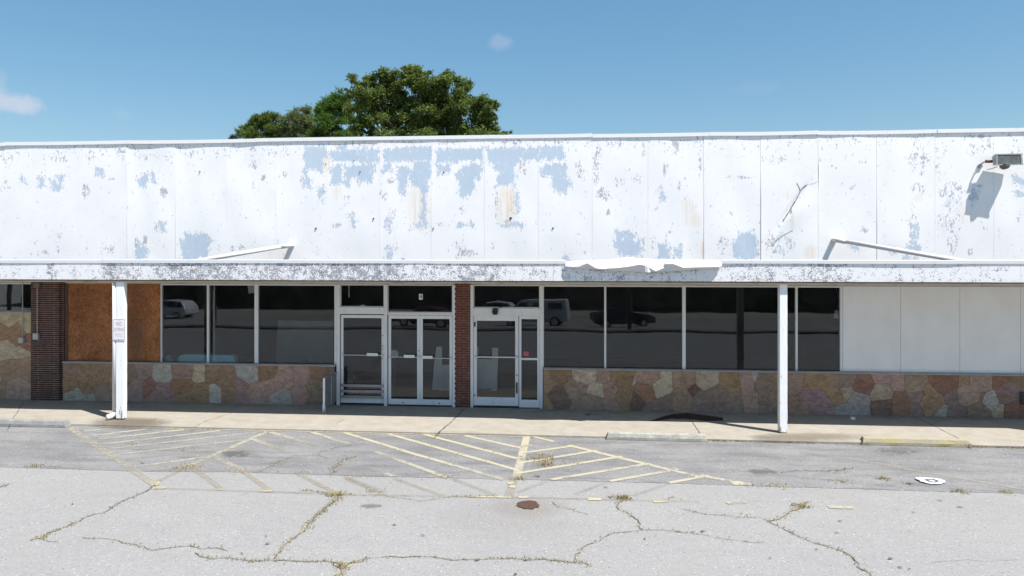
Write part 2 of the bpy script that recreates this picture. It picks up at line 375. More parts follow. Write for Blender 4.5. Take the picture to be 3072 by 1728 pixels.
# older, darker asphalt along the sidewalk; its outer edge as seen
g1 = lambda pts: zr(0, 1230, 1/2.3418, pts)
g2 = lambda pts: zr(1000, 1230, 1/2.3418, pts)
g3 = lambda pts: zr(1972, 1230, 1/2.3418, pts)
edge = g1([(-900, 375), (0, 398), (500, 415), (930, 430), (1700, 436), (2400, 460)]) + g2([(560, 472), (1250, 487), (1900, 502), (2576, 520)]) + g3([(700, 533), (1100, 545), (1900, 570), (2576, 586), (3400, 610)])
ep = [G(x, y, GZ + .004) for x, y in edge]
fine_edge = []
for a, b in zip(ep[:-1], ep[1:]):
    for k in range(24):
        t = k/24; q = a.lerp(b, t); fine_edge.append((q.x, q.y + random.uniform(-.018, .018)))
fine_edge.append((ep[-1].x, ep[-1].y))
poly = [(fine_edge[-1][0], -2.1), (fine_edge[0][0], -2.1)] + fine_edge
sheet('asphalt_strip', poly, GZ + .004, ASPH2)
def swy(X): return -2.285 - .006*X
SWY = -2.29
mb = MB(); n = 48; pr = lambda X: [(0, 0), (swy(X)+.03, 0), (swy(X), -.03), (swy(X), -.25), (0, -.25)]
for k in range(n+1):
    X = -26+48*k/n; mb.v += [(X, p[0]+(random.uniform(-.008, .008) if 0 < q < 4 else 0), p[1]) for q, p in enumerate(pr(X))]
for k in range(n):
    for q in range(5): mb.f.append((k*5+q, k*5+(q+1) % 5, k*5+5+(q+1) % 5, k*5+5+q))
mb.f += [(0,1,2,3,4), tuple(n*5+q for q in (4,3,2,1,0))]; mb.mi = [0]*len(mb.f)
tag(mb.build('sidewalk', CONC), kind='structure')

# painted lines
ZM = GZ + .008
def strip(mb, pts, wd, wears, seg=.12, jit=0.0, attr='wear'):
    L = []
    for (a, wa), (b, wb) in zip(zip(pts[:-1], wears[:-1]), zip(pts[1:], wears[1:])):
        n = max(1, int((b-a).length/seg))
        for k in range(n): L.append((a.lerp(b, k/n), wa + (wb-wa)*k/n))
    L.append((pts[-1], wears[-1]))
    o = len(mb.v); A = mb.attr.setdefault(attr, [])
    for i, (p, wv) in enumerate(L):
        d = (L[min(i+1, len(L)-1)][0] - L[max(i-1, 0)][0]); d.z = 0; d.normalize(); nrm = Vector((-d.y, d.x, 0))
        c = p + nrm*random.uniform(-jit, jit); ww = wd*(1 + random.uniform(-.6, .6)*(jit > 0))
        for s in (-1, 1): mb.v.append(tuple(c + nrm*s*ww/2)); A.append(wv)
    for i in range(len(L)-1): mb.f.append((o+2*i, o+2*i+1, o+2*i+3, o+2*i+2)); mb.mi.append(0)
lines = []
def ln(g, a, b, w0, w1=None, wd=.105): lines.append((g([a, b]), w0, w0 if w1 is None else w1, wd))
ln(g1, (490,125), (1085,520), .47, .44, .15)
for a, b, wa, wb in (((590,152),(780,128),.5,.6), ((650,180),(1040,132),.5,.75), ((690,205),(1290,138),.5,.7), ((700,242),(1550,145),.5,.68), ((760,275),(1830,152),.48,.55), ((800,315),(1760,205),.48,.5), ((850,350),(1660,262),.25,.45), ((940,400),(1500,322),.52,.55), ((1060,425),(1400,400),.3,.4)):
    ln(g1, a, b, wa, wb, .115)
ln(g1, (1880,150), (1300,405), .62, .45, .13); ln(g1, (1300,405), (1110,500), .3, .2, .12)
for a, b, wa, wb in (((1780,205),(2000,292),.6,.3), ((1660,260),(1850,335),.4,.1), ((1500,325),(1700,420),.5,.45), ((1350,400),(1560,555),.35,.4), ((1700,420),(1900,565),.4,.4), ((1900,155),(2210,245),.6,.4), ((2190,155),(2470,245),.7,.45), ((2080,440),(2380,590),.3,.4), ((2430,470),(2700,575),.3,.25)):
    ln(g1, a, b, wa, wb, .12)
ln(g1, (1060,520), (1120,512), .98, .98, .22); ln(g1, (1090,546), (1170,547), .95, .6, .12); ln(g1, (1520,557), (1570,558), .8, .7, .1); ln(g1, (1840,568), (1910,568), .75, .7, .1)
ln(g1, (1090,548), (2500,592), .26, .26, .1)
for a, b, wa, wb in (((-40,130),(1200,490),.62,.4), ((80,160),(600,318),.72,.7), ((390,168),(1320,430),.78,.72), ((640,172),(1310,345),.8,.8), ((920,178),(1330,270),.75,.7), ((290,290),(800,475),.45,.66), ((240,400),(420,465),.35,.55), ((90,480),(360,590),.3,.4), ((430,480),(770,600),.28,.45), ((830,480),(1150,600),.3,.35)):
    if a == (-40,130): continue
    ln(g2, a, b, wa, wb, .115)
ln(g2, (600,318), (1200,490), .7, .5, .115)
ln(g2, (1360,182), (1283,480), .8, .55, .16); ln(g2, (1270,490), (1228,612), .38, .34, .16); ln(g2, (1225,515), (1265,510), .9, .9, .1); ln(g2, (1240,535), (1280,540), .9, .9, .12)
ln(g2, (0,592), (1250,612), .24, .3, .09); ln(g2, (950,607), (1250,612), .78, .85, .07); ln(g2, (1250,612), (2576,642), .3, .2, .09)
ln(g2, (1400,185), (1550,222), .8, .75, .11); ln(g2, (1560,225), (1650,248), .12, .12); ln(g2, (1650,248), (2576,470), .82, .6, .125)
for a, b, wa, wb in (((1310,262),(1400,245),.7,.6), ((1300,305),(1690,252),.7,.85), ((1290,375),(1850,285),.72,.75), ((1290,445),(2030,325),.75,.7), ((1530,488),(2230,375),.72,.66), ((1940,500),(2430,415),.72,.6), ((2360,512),(2640,460),.75,.6)):
    ln(g2, a, b, wa, wb, .11)
for a, b, wa, wb in (((1290,580),(1500,500),.25,.2), ((1700,590),(1930,502),.25,.2), ((2100,600),(2360,515),.25,.2)): ln(g2, a, b, wa, wb, .1)
ln(g2, (1790,625), (1880,626), .95, .7, .13); ln(g2, (2245,641), (2350,640), .95, .5, .13); ln(g2, (1300,611), (1370,612), .75, .6, .09)
ln(g3, (300,460), (660,525), .6, .55, .14); ln(g3, (520,515), (600,512), .75, .7, .2); ln(g3, (490,655), (620,643), .62, .5, .14); ln(g3, (1200,680), (1375,686), .5, .7, .13)
ln(g3, (1000,300), (1400,356), .1, .3, .11); ln(g3, (1400,356), (2900,612), .36, .5, .11)
mb = MB()
for (a, b), w0, w1, wd in lines:
    pa, pb = G(*a, ZM), G(*b, ZM); pm = pa.lerp(pb, .5)
    strip(mb, [pa, pb], wd*.86, [w0, w1])
for i, v in enumerate(mb.v): mb.v[i] = (v[0], v[1], ZM + (i % 97)*.00002)
# thin painted edge of the sidewalk
strip(mb, [Vector((PX(x, SWY), swy(PX(x, SWY))-.03, ZM+.003)) for x in (250, 1330)], .05, [.62, .7])
tag(mb.build('parking_markings', PAINT, fix=False), kind='structure')

# cracks and the weeds growing in them
cracks = [ # (points, width, weed density)
 (g1([(1090,520),(1060,550),(930,610),(830,655),(760,705),(660,730),(560,780),(490,805),(380,850),(300,905),(210,912)]), .018, .75),
 (g1([(300,905),(410,925)]), .008, .2),
 (g1([(580,895),(780,905),(860,930),(960,945),(1040,980),(1240,960),(1520,965),(1600,990)]), .012, .35),
 (g1([(1370,1000),(1400,1020),(1480,1045),(1660,1045),(1920,1050),(2150,1062),(2400,1080),(2480,1070),(2576,1040)]), .014, .5),
 (g2([(100,1080),(240,1035),(380,1025),(600,1025),(830,1050),(1050,1045),(1250,1040),(1480,1045),(1690,1070),(1790,1080),(1820,1095)]), .014, .4),
 (g1([(1930,1040),(1970,990),(2060,900),(2150,840),(2250,720),(2380,610)]), .02, .9), (g1([(2380,600),(2330,580),(2180,568),(2110,565)]), .012, .8),
 (g1([(2400,1085),(2400,1110),(2380,1166),(2350,1260)]), .02, .9),
 (g1([(2320,455),(2400,350),(2500,325)]), .02, 1.1), (g1([(1830,430),(1960,360),(2060,320),(2240,315),(2310,340)]), .012, .35), (g1([(2230,300),(2330,270),(2470,245)]), .01, .35),
 (g1([(-60,560),(0,540),(70,515)]), .018, .9),
 (g2([(1690,1060),(1700,1010),(1740,970),(1870,920),(1900,890),(2050,855),(2170,840),(2330,842),(2576,870)]), .012, .35),
 (g3([(300,868),(380,890),(580,915),(770,930)]), .008, .3),
 (g2([(2170,840),(2160,800),(2100,745),(2010,700),(2000,655),(2050,605)]), .014, .6),
 (g2([(1540,640),(1580,680),(1680,695),(1790,730)]), .01, .35), (g2([(250,585),(360,595),(440,610),(620,635),(830,605),(1100,600),(1160,618)]), .009, .25),
 (g3([(1070,640),(1000,690),(900,740),(780,780)]), .016, .9), (g3([(780,780),(720,755),(560,745),(340,730),(180,695)]), .01, .25),
 (g3([(780,780),(900,840),(1000,890),(1100,930),(1250,970),(1360,1020),(1420,1080),(1440,1120),(1500,1166),(1600,1240)]), .013, .5),
 (g3([(1850,1075),(1950,1070),(2100,1055),(2300,1060),(2550,1045)]), .005, 0), (g3([(2460-2276,690),(2576-2276,725)]), .006, .1),
 (g3([(860,440),(980,425),(1300,425),(1370,405)]), .01, .3), (g1([(1700,600),(1750,570)]), .007, .1),
]
mbc = MB(); weeds = []
for pts, wd, wdn in cracks:
    Pn = [G(x, y, GZ + .010) for x, y in pts]; out = [Pn[0]]
    for a, b in zip(Pn[:-1], Pn[1:]):
        n = max(2, int((b-a).length/.16)); d = (b-a).normalized(); nr = Vector((-d.y, d.x, 0))
        for k in range(1, n+1): out.append(a.lerp(b, k/n) + nr*(random.gauss(0, .022) if k < n else 0))
    strip(mbc, out, wd*.75, [1]*len(out), .05, .006)
    tot = sum((b-a).length for a, b in zip(out[:-1], out[1:]))
    prev = 0
    for a, b in zip(out[:-1], out[1:]):
        prev = .75*prev + random.random()*.5
        k = max(0, wdn*(.25 + 1.5*max(0, prev-.75)))
        for q in range(int((b-a).length*260*k)):
            p = a.lerp(b, random.random()); weeds.append((p.x + random.gauss(0, .018+.02*wdn), p.y + random.gauss(0, .018+.02*wdn), random.uniform(.012, .028+.018*wdn)))
# sidewalk joints and cracks
mbs = MB()
for pts, wd in (([(1165,1030),(1160,1036),(1130,1066),(1095,1094)], .022), ([(590,1037),(548,1050),(520,1058),(480,1078)], .012), ([(1722,1040),(1741,1060),(1763,1092)], .018), ([(2295,1046),(2350,1072),(2450,1122)], .014), ([(868,1052),(845,1066)], .008), ([(2190,1113),(2150,1100)], .006), ([(60,1010),(20,1075)], .012)):
    Pn = [G(x, y, .003) for x, y in pts]; out = [Pn[0]]
    for a, b in zip(Pn[:-1], Pn[1:]):
        for k in range(1, 9): out.append(a.lerp(b, k/8) + Vector((random.gauss(0, .006), 0, 0)))
    strip(mbs, out, wd, [1]*len(out), .05, .003)
CRACKS = tag(mbc.build('asphalt_cracks', CRACK, fix=False), kind='structure')
tag(mbs.build('sidewalk_joints', plain('dark_joint_filler', (.07, .06, .05), .95, 0, .3, 20), fix=False), kind='structure')
def clump(x, y, n, r, h, Z=GZ):
    p = G(x, y, Z)
    for _ in range(int(n*.55)): weeds.append((p.x + random.gauss(0, r), p.y + random.gauss(0, r*.7), random.uniform(.3, .62)*h))
for g, x, y, n, r, h in ((g1,250,395,110,.09,.07),(g1,380,405,70,.1,.05),(g1,1250,412,120,.13,.06),(g1,1345,403,150,.12,.07),(g1,1700,432,90,.12,.06),(g1,2120,448,60,.12,.05),(g1,2355,600,260,.09,.09),(g1,915,245,80,.12,.06),(g1,1300,280,60,.1,.05),(g2,1470,345,220,.12,.12),(g2,1490,385,160,.08,.14),(g2,1300,485,140,.08,.08),(g2,1640,378,80,.16,.05),(g2,785,470,80,.08,.06),(g2,2030,625,200,.08,.12),(g2,150,460,70,.14,.05),(g2,540,462,60,.3,.04),(g2,1430,470,40,.04,.07),(g2,280,578,60,.09,.06),
   (g3,1590,487,120,.06,.09),(g3,1770,522,70,.06,.07),(g3,2130,577,110,.07,.09),(g3,2455,582,90,.07,.07),(g3,1300,507,90,.1,.06),(g3,860,537,90,.12,.06),(g3,690,533,60,.1,.05),(g3,1010,680,150,.06,.1),(g3,1260,425,50,.1,.04),(g1,2400,1105,90,.05,.1),(g3,90,628,40,.1,.05),(g3,570,745,40,.1,.05)):
    q = g([(x, y)])[0]; clump(q[0], q[1], n, r, h)
def curbweeds(x0, x1, dens):
    a, b = PX(x0, SWY), PX(x1, SWY)
    for _ in range(int((b-a)*dens)):
        xw = random.uniform(a, b); weeds.append((xw, swy(xw) - abs(random.gauss(0, .02)), random.uniform(.015, .05)))
for a, b, d in ((440, 560, 60), (560, 1300, 14), (1300, 1530, 18), (1775, 1880, 130), (1880, 2170, 60), (2430, 2576, 160), (2576, 2800, 80)): curbweeds(a, b, d)
mb = MB(); tint = mb.attr.setdefault('tint', [])
for x, y, h in weeds:
    a = random.uniform(0, 6.28); lean = random.uniform(.5, 1.5)*h; dx, dy = math.cos(a), math.sin(a); wv = random.uniform(.004, .009)
    b = random.uniform(0, 6.28); ex, ey = math.cos(b)*wv, math.sin(b)*wv; t = random.random()**1.7
    z0 = GZ + .004
    mb.add([(x-ex, y-ey, z0), (x+ex, y+ey, z0), (x+dx*lean*.45+ex*.7, y+dy*lean*.45+ey*.7, z0+h*.6), (x+dx*lean, y+dy*lean, z0+h*.9), (x+dx*lean*.45-ex*.7, y+dy*lean*.45-ey*.7, z0+h*.6)], [(0,1,2,4),(4,2,3)])
    tint += [t]*5
tag(mb.build('crack_weeds', mat_leaf('dry_weed_blades', (.41, .34, .21), (.25, .245, .11), .35), fix=False), 'dry yellow and green grass growing in the asphalt cracks', 'weeds', kind='stuff')
# stains
def blob(name, cx, cy, Z, pts, mat, den_edge=.0, op=1.0, ring=10):
    mb = MB(); den = mb.attr.setdefault('den', []); opa = mb.attr.setdefault('op', [])
    c = G(cx, cy, Z); mb.v.append(tuple(c)); den.append(1.0); opa.append(op)
    o = [G(x, y, Z) for x, y in pts]; n = len(o)
    for k in range(1, ring+1):
        for q in o:
            mb.v.append(tuple(c.lerp(q, k/ring))); den.append(1.0 - (k/ring)**2*1.0); opa.append(op)
    for i in range(n): mb.f.append((0, 1+i, 1+(i+1) % n))
    for k in range(ring-1):
        for i in range(n): a = 1+k*n+i; b = 1+k*n+(i+1) % n; mb.f.append((a, a+n, b+n, b))
    mb.mi = [0]*len(mb.f); return tag(mb.build(name, mat, fix=False), kind='structure')
def ell(cx, cy, rx, ry, n=28): return [(cx+rx*math.cos(t*6.2832/n), cy+ry*math.sin(t*6.2832/n)) for t in range(n)]
RUSTST = mat_stain('rust_brown_stain', (.085, .048, .035), .06, 1.6)
q = g2([(1368,665)])[0]; blob('rust_stain', q[0], q[1], GZ+.012, ell(q[0], q[1], 38, 15), RUSTST)
TANST = mat_stain('faint_tan_stain', (.25, .20, .15), .45, .5)
q = g2([(1380,680)])[0]; blob('tan_stain', q[0], q[1], GZ+.006, ell(q[0], q[1], 120, 36), TANST, op=.16)
q = g2([(1180,780)])[0]; blob('tan_stain', q[0], q[1], GZ+.0062, ell(q[0], q[1], 190, 60), TANST, op=.06)
DKST = mat_stain('dark_oil_stain', (.06, .06, .062), .25, 3.5)
for g, x, y, rx, ry, op in ((g2,255,672,38,6,.6),(g3,735,430,48,9,.55),(g1,1650,305,44,10,.6),(g3,1700,285,70,14,.4)):
    q = g([(x, y)])[0]; blob('oil_stain', q[0], q[1], GZ+.0135, ell(q[0], q[1], rx, ry), DKST, op=op*.55)
WET = mat_stain('dark_damp_stain', (.045, .026, .022), .16, 1.2)
sp = zr(1780, 1220, 380/2576, [(1130,292),(1280,245),(1450,180),(1620,140),(1900,120),(2050,135),(2350,180),(2620,215),(2640,240),(2560,262),(2640,290),(2300,296),(2050,270),(1900,262),(1600,250),(1420,275),(1280,297)])
mb = MB(); ctr = [(G(*p, .0045)) for p in sp]
den = mb.attr.setdefault('den', []); opa = mb.attr.setdefault('op', [])
for t in (.0, .55, .85, 1.0):
    pass
cc = sum((Vector(p) for p in ctr), Vector())/len(ctr)
# a spine keeps the thin wings: pair upper and lower outline
up_ = ctr[:9]; lo_ = [ctr[0], ctr[16], ctr[15], ctr[14], ctr[13], ctr[12], ctr[11], ctr[10], ctr[9]]
lo_ = [ctr[0], ctr[16], ctr[15], ctr[14], ctr[13], ctr[12], ctr[11], ctr[10], ctr[9]]
for a, b in zip(up_, lo_):
    for k, d in enumerate((.0, .8, 1, .8, 0)):
        p = a.lerp(b, k/4); mb.v.append(tuple(p)); den.append(.42 + .6*d); opa.append(.78)
for i in range(8):
    for k in range(4): a = i*5+k; mb.f.append((a, a+1, a+6, a+5)); mb.mi.append(0)
tag(mb.build('damp_stain', WET, fix=False), kind='structure')
q = (300, 1062); blob('dirt_stain', 330, 1062, .0036, ell(330, 1062, 120, 15), mat_stain('brown_run_off_stain', (.13, .10, .065), .4, .9), op=.5)
blob('dirt_stain', 1930, 1102, .0037, ell(2050, 1098, 180, 12), mat_stain('brown_edge_stain', (.17, .135, .085), .4, .9), op=.4)

# ================================================================== STOREFRONT BUILDING
XL, XR = -19.0, 17.2
ZT = 6.165
B = thing('storefront_building', 'long vacant one storey storefront with peeling white panelled parapet, stone base and dark windows', 'building', (0, 0, 0))
# ---- shell
mb = MB()
mb.box(XL, XR, .12, .30, 3.0, ZT-.10)          # parapet backing
m_ = MB(); m_.box(XL, XR, .034, .119, 3.0, ZT-.10); m_.build('backing', plain('grey_backing_sheet', (.42, .42, .43), .8), B)
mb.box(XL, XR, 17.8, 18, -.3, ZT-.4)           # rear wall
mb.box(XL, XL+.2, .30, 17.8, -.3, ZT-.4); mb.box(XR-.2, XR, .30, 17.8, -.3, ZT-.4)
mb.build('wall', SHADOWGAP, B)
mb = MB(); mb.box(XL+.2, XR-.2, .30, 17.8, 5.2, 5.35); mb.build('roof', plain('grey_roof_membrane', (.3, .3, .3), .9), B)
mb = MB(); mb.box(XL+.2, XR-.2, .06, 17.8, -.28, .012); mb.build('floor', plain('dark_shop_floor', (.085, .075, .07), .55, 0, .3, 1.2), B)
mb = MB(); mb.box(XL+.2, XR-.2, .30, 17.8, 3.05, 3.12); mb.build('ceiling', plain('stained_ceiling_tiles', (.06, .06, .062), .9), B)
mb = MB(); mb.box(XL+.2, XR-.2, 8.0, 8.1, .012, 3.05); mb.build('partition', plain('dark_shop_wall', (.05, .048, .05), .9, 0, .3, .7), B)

# ---- peeling wall panels
seamx = [78,198,319,441,569,695,821,955,1085,1219,1354,1490,1630,1770,1913,2058,2205,2352,2500]
ZP0, ZP1 = 3.26, ZT - .03
S3 = 800/2576
rg = {1: (0, 380), 2: (800, 380), 3: (1600, 380), 4: (2272, 380)}
def wp(r, pts): return [ (lambda v: (v.x, v.z))(P(x, y, 0)) for x, y in zr(rg[r][0], rg[r][1], S3, pts)]
BLUE = [(2,[(375,185),(575,185),(575,300),(545,310),(540,440),(490,440),(465,405),(390,420),(385,480),(425,510),(415,580),(360,590)]),
 (2,[(630,230),(1085,215),(1085,340),(630,345)]),(2,[(630,360),(725,355),(725,540),(700,560),(640,560),(620,480)]),
 (2,[(755,380),(1040,360),(1030,440),(1000,545),(960,515),(900,580),(905,520),(865,485),(825,510),(790,600),(760,570)]),(2,[(700,178),(755,178),(755,230),(700,230)]),(2,[(940,190),(980,190),(975,225),(945,225)]),
 (2,[(1130,215),(1595,190),(1590,340),(1140,335)]),(2,[(1120,365),(1205,360),(1200,430),(1120,440)]),
 (2,[(1260,390),(1300,360),(1340,365),(1370,420),(1365,520),(1330,650),(1290,640),(1270,520),(1255,460)]),
 (2,[(1430,330),(1590,330),(1550,640),(1500,640),(1460,580),(1385,550),(1385,440),(1430,420)]),
 (2,[(1640,215),(2100,205),(2080,330),(1645,345)]),(2,[(1645,375),(1770,365),(1765,430),(1700,450),(1650,470)]),
 (2,[(1890,380),(2080,345),(2065,490),(2005,520),(2000,630),(1930,680),(1860,660),(1845,600),(1860,520),(1810,460),(1880,450)]),
 (2,[(2120,210),(2450,205),(2450,330),(2390,390),(2400,560),(2330,560),(2215,580),(2240,440),(2130,330)]),(2,[(2460,205),(2636,200),(2630,325),(2460,330)]),
 (2,[(500,580),(540,570),(540,650),(520,740),(505,650)]),(2,[(775,680),(790,680),(790,735),(775,740)]),(2,[(815,880),(830,910),(855,905),(840,970),(815,970)]),
 (2,[(1400,945),(1545,930),(1545,980),(1400,975)]),(2,[(1160,900),(1200,890),(1200,960),(1225,975),(1165,1000)]),(2,[(1830,935),(1880,930),(1920,945),(1975,920),(2010,965),(1830,970)]),(2,[(2260,935),(2480,935),(2485,965),(2260,970)]),
 (2,[(1155,1165),(1200,1160),(1205,1290),(1150,1290)]),(2,[(2405,630),(2432,630),(2432,870),(2410,870)]),(2,[(1505,640),(1535,640),(1535,960),(1500,960)]),
 (3,[(60,190),(285,185),(300,320),(60,320)]),(3,[(80,400),(130,360),(260,350),(320,390),(310,510),(365,520),(360,570),(320,570),(300,640),(250,640),(180,590),(165,480),(80,470)]),
 (3,[(800,1020),(860,1010),(870,1080),(910,1080),(900,1020),(950,1010),(985,1060),(965,1090),(975,1140),(1020,1080),(1050,1040),(1050,1250),(840,1250),(795,1160)]),
 (3,[(1200,1130),(1280,1110),(1290,1160),(1320,1200),(1320,1280),(1210,1280)]),(3,[(1345,1170),(1410,1140),(1420,1280),(1370,1270)]),
 (3,[(1980,1030),(2100,1020),(2150,1060),(2165,1180),(2150,1280),(1935,1280),(1920,1150),(1960,1100)]),(3,[(1215,650),(1240,585),(1255,640),(1265,690),(1240,725)]),(3,[(275,1280),(320,1240),(355,1260),(350,1290)]),
 (4,[(1500,960),(1545,960),(1530,1150),(1590,1150),(1590,1210),(1440,1200),(1450,1150),(1500,1140)]),(4,[(1405,1245),(1530,1255),(1520,1285),(1405,1285)]),(4,[(890,1145),(960,1150),(990,1180),(970,1215),(920,1190)]),(4,[(2460,480),(2560,500),(2700,590),(2520,570)]),(4,[(2500,620),(2560,640),(2560,670),(2510,670)]),(4,[(2090,570),(2140,570),(2120,680),(2070,760),(2050,700)]),
 (1,[(370,500),(430,490),(430,580),(370,590),(385,540)]),(1,[(485,520),(540,510),(560,550),(570,480),(615,480),(610,530),(600,610),(570,620),(490,590)]),(1,[(925,400),(970,400),(1005,430),(990,480),(930,475)]),(1,[(1310,510),(1350,510),(1385,465),(1430,490),(1440,530),(1405,540),(1400,585),(1350,585),(1330,540)]),(1,[(1440,440),(1490,435),(1490,540),(1455,540)]),(1,[(1540,920),(1600,920),(1600,1000),(1560,1025),(1535,980)]),
 (1,[(1735,1085),(1790,1100),(1800,1030),(1960,1030),(2010,1080),(2060,1110),(2020,1150),(2010,1270),(1840,1285),(1765,1280)]),(1,[(1320,1180),(1360,1120),(1400,1150),(1430,1250),(1420,1280),(1310,1280)]),(1,[(200,500),(240,490),(240,530),(205,530)])]
SOFTBLUE = [(3,2420,1130,90,120,.42),(4,1890,720,60,80,.33),(4,1560,1180,80,50,.3),(2,1510,800,40,170,.42),(2,2560,260,40,60,.3)]
GREY = [(1,580,280,80,70,.42),(1,80,290,110,90,.36),(1,40,560,60,90,.36),(1,830,620,40,70,.62),(1,880,280,50,70,.36),(1,1170,260,60,80,.42),(1,1380,290,60,60,.34),(1,1650,270,80,80,.32),(1,1830,250,60,60,.34),(1,2080,250,70,60,.34),(1,2210,260,50,70,.36),(1,2440,300,40,160,.4),(1,2450,560,30,60,.42),(1,2540,490,30,30,.6),
 (1,1320,1130,22,70,.66),(1,1400,1090,26,50,.62),(1,1515,980,26,40,.56),(1,1050,1190,70,50,.5),(1,1580,630,40,60,.55),(1,2330,1165,45,30,.55),(1,2245,1180,26,30,.55),(1,2120,1170,20,40,.45),(1,570,1050,35,30,.5),(1,560,1190,20,40,.48),(1,430,1215,40,25,.48),(1,370,1220,15,30,.48),(1,840,1140,14,50,.45),(1,1590,1145,26,26,.46),(1,660,480,25,25,.5),(1,1070,505,40,20,.5),(1,400,440,12,14,.5),
 (2,1130,650,50,50,.44),(2,1850,1140,90,50,.46),(2,1940,1220,120,50,.46),(2,1850,1250,40,40,.45),(2,1200,520,50,40,.42),(2,2180,1160,26,40,.5),(2,1315,1280,24,16,.7),(2,1250,1170,30,60,.4),(2,2420,430,60,100,.4),(2,2490,390,26,80,.48),(2,160,470,60,50,.36),(2,60,270,60,50,.38),(2,180,240,40,60,.36),(2,1210,860,50,70,.42),(2,1880,800,50,60,.4),(2,2220,720,18,160,.42),(2,1660,940,60,20,.4),(2,670,960,60,30,.38),(2,830,850,60,40,.36),(2,480,1200,40,60,.34),(2,1300,150,260,22,.4),(2,850,160,220,26,.4),(2,1800,155,160,24,.42),(2,2340,150,200,26,.5),(2,580,300,14,160,.35),
 (3,610,360,36,230,.5),(3,670,640,70,60,.52),(3,700,690,20,40,.6),(3,1060,230,22,80,.55),(3,1365,195,60,80,.46),(3,1607,330,16,220,.42),(3,780,170,120,40,.38),(3,440,420,40,80,.48),(3,420,375,20,30,.6),(3,490,470,50,60,.38),(3,830,520,60,60,.4),(3,1000,500,60,60,.38),(3,1260,420,20,70,.5),(3,1290,380,20,20,.6),(3,1410,560,14,60,.55),(3,1470,690,26,30,.52),(3,720,830,20,40,.6),(3,1185,785,20,24,.55),(3,1915,840,30,26,.58),(3,500,1190,20,60,.46),(3,440,1040,26,20,.5),(3,1150,1080,30,40,.46),(3,1160,1200,30,80,.42),(3,1320,1020,30,20,.5),(3,1830,1150,60,110,.42),(3,2300,1150,90,110,.44),(3,2490,1160,30,110,.42),(3,200,150,160,24,.44),(3,2000,490,180,20,.36),(3,2120,560,20,30,.5),(3,2040,220,16,50,.4),(3,2330,320,160,50,.36),
 (4,1560,330,130,130,.42),(4,1560,600,80,60,.44),(4,1880,620,130,110,.46),(4,1850,900,110,180,.42),(4,1890,1100,60,150,.44),(4,2110,220,130,70,.4),(4,2240,160,30,110,.48),(4,2110,95,150,20,.5),(4,2490,250,60,90,.42),(4,1500,1000,60,200,.42),(4,1540,140,60,60,.42),(4,1020,340,40,20,.5),(4,910,590,26,26,.5),(4,1030,1000,50,36,.48),(4,2060,1210,30,40,.52),(4,2490,540,40,60,.5),(4,1740,300,30,200,.38),(4,960,100,60,30,.38),(4,1300,1200,60,60,.46),(4,2520,870,26,60,.42),(4,2200,1000,36,60,.36),(4,720,380,12,10,.8),(4,760,400,10,10,.7)]
CREAM = [(2,585,350,45,90,.8),(2,680,630,40,70,.6),(2,1480,770,95,190,.7),(2,2320,750,85,180,1.),(2,140,1240,140,60,.5),(3,1500,780,60,70,.6),(3,1640,1200,16,90,1.3),(3,1550,900,90,60,.5),(4,2030,880,70,60,.5),(4,330,900,20,90,.7),(4,520,1210,60,60,.7),(4,300,660,50,40,.5),(4,1560,690,40,40,.5),(4,1960,800,50,60,.4),(2,1200,130,300,20,.3)]
BP = [np.array(wp(r, p)) for r, p in BLUE]
def ells(L):
    out = []
    for r, x, y, rx, ry, s in L:
        c = wp(r, [(x, y)])[0]; e = wp(r, [(x+rx, y), (x, y+ry)])
        out.append((c[0], c[1], abs(e[0][0]-c[0])*1.25, abs(e[1][1]-c[1])*1.25, s))
    return out
SB, GE, CE = ells(SOFTBLUE), ells(GREY), ells(CREAM)
def polysdf(px, pz, V):
    n = len(V); d = np.full(px.shape, 1e9); inside = np.zeros(px.shape, bool)
    for i in range(n):
        a = V[i]; b = V[(i+1) % n]; e = b-a; wx = px-a[0]; wz = pz-a[1]
        t = np.clip((wx*e[0]+wz*e[1])/(e@e), 0, 1); d = np.minimum(d, (wx-e[0]*t)**2+(wz-e[1]*t)**2)
        c1 = (a[1] > pz) != (b[1] > pz)
        with np.errstate(divide='ignore', invalid='ignore'):
            xi = (b[0]-a[0])*(pz-a[1])/(b[1]-a[1]+1e-12)+a[0]
        inside ^= c1 & (px < xi)
    d = np.sqrt(d); return np.where(inside, d, -d)
def efield(px, pz, L):
    f = np.zeros(px.shape)
    for cx, cz, rx, rz, s in L:
        q = ((px-cx)/rx)**2+((pz-cz)/rz)**2; f = np.maximum(f, s*np.clip(1.25-q, 0, 1))
    return f
sx = [PX(x) for x in seamx]
while sx[0] > XL+1.3: sx.insert(0, sx[0]-1.2192)
while sx[-1] < XR-1.3: sx.append(sx[-1]+1.2192)
sx = [XL] + sx + [XR]
rnd = random.Random(3)
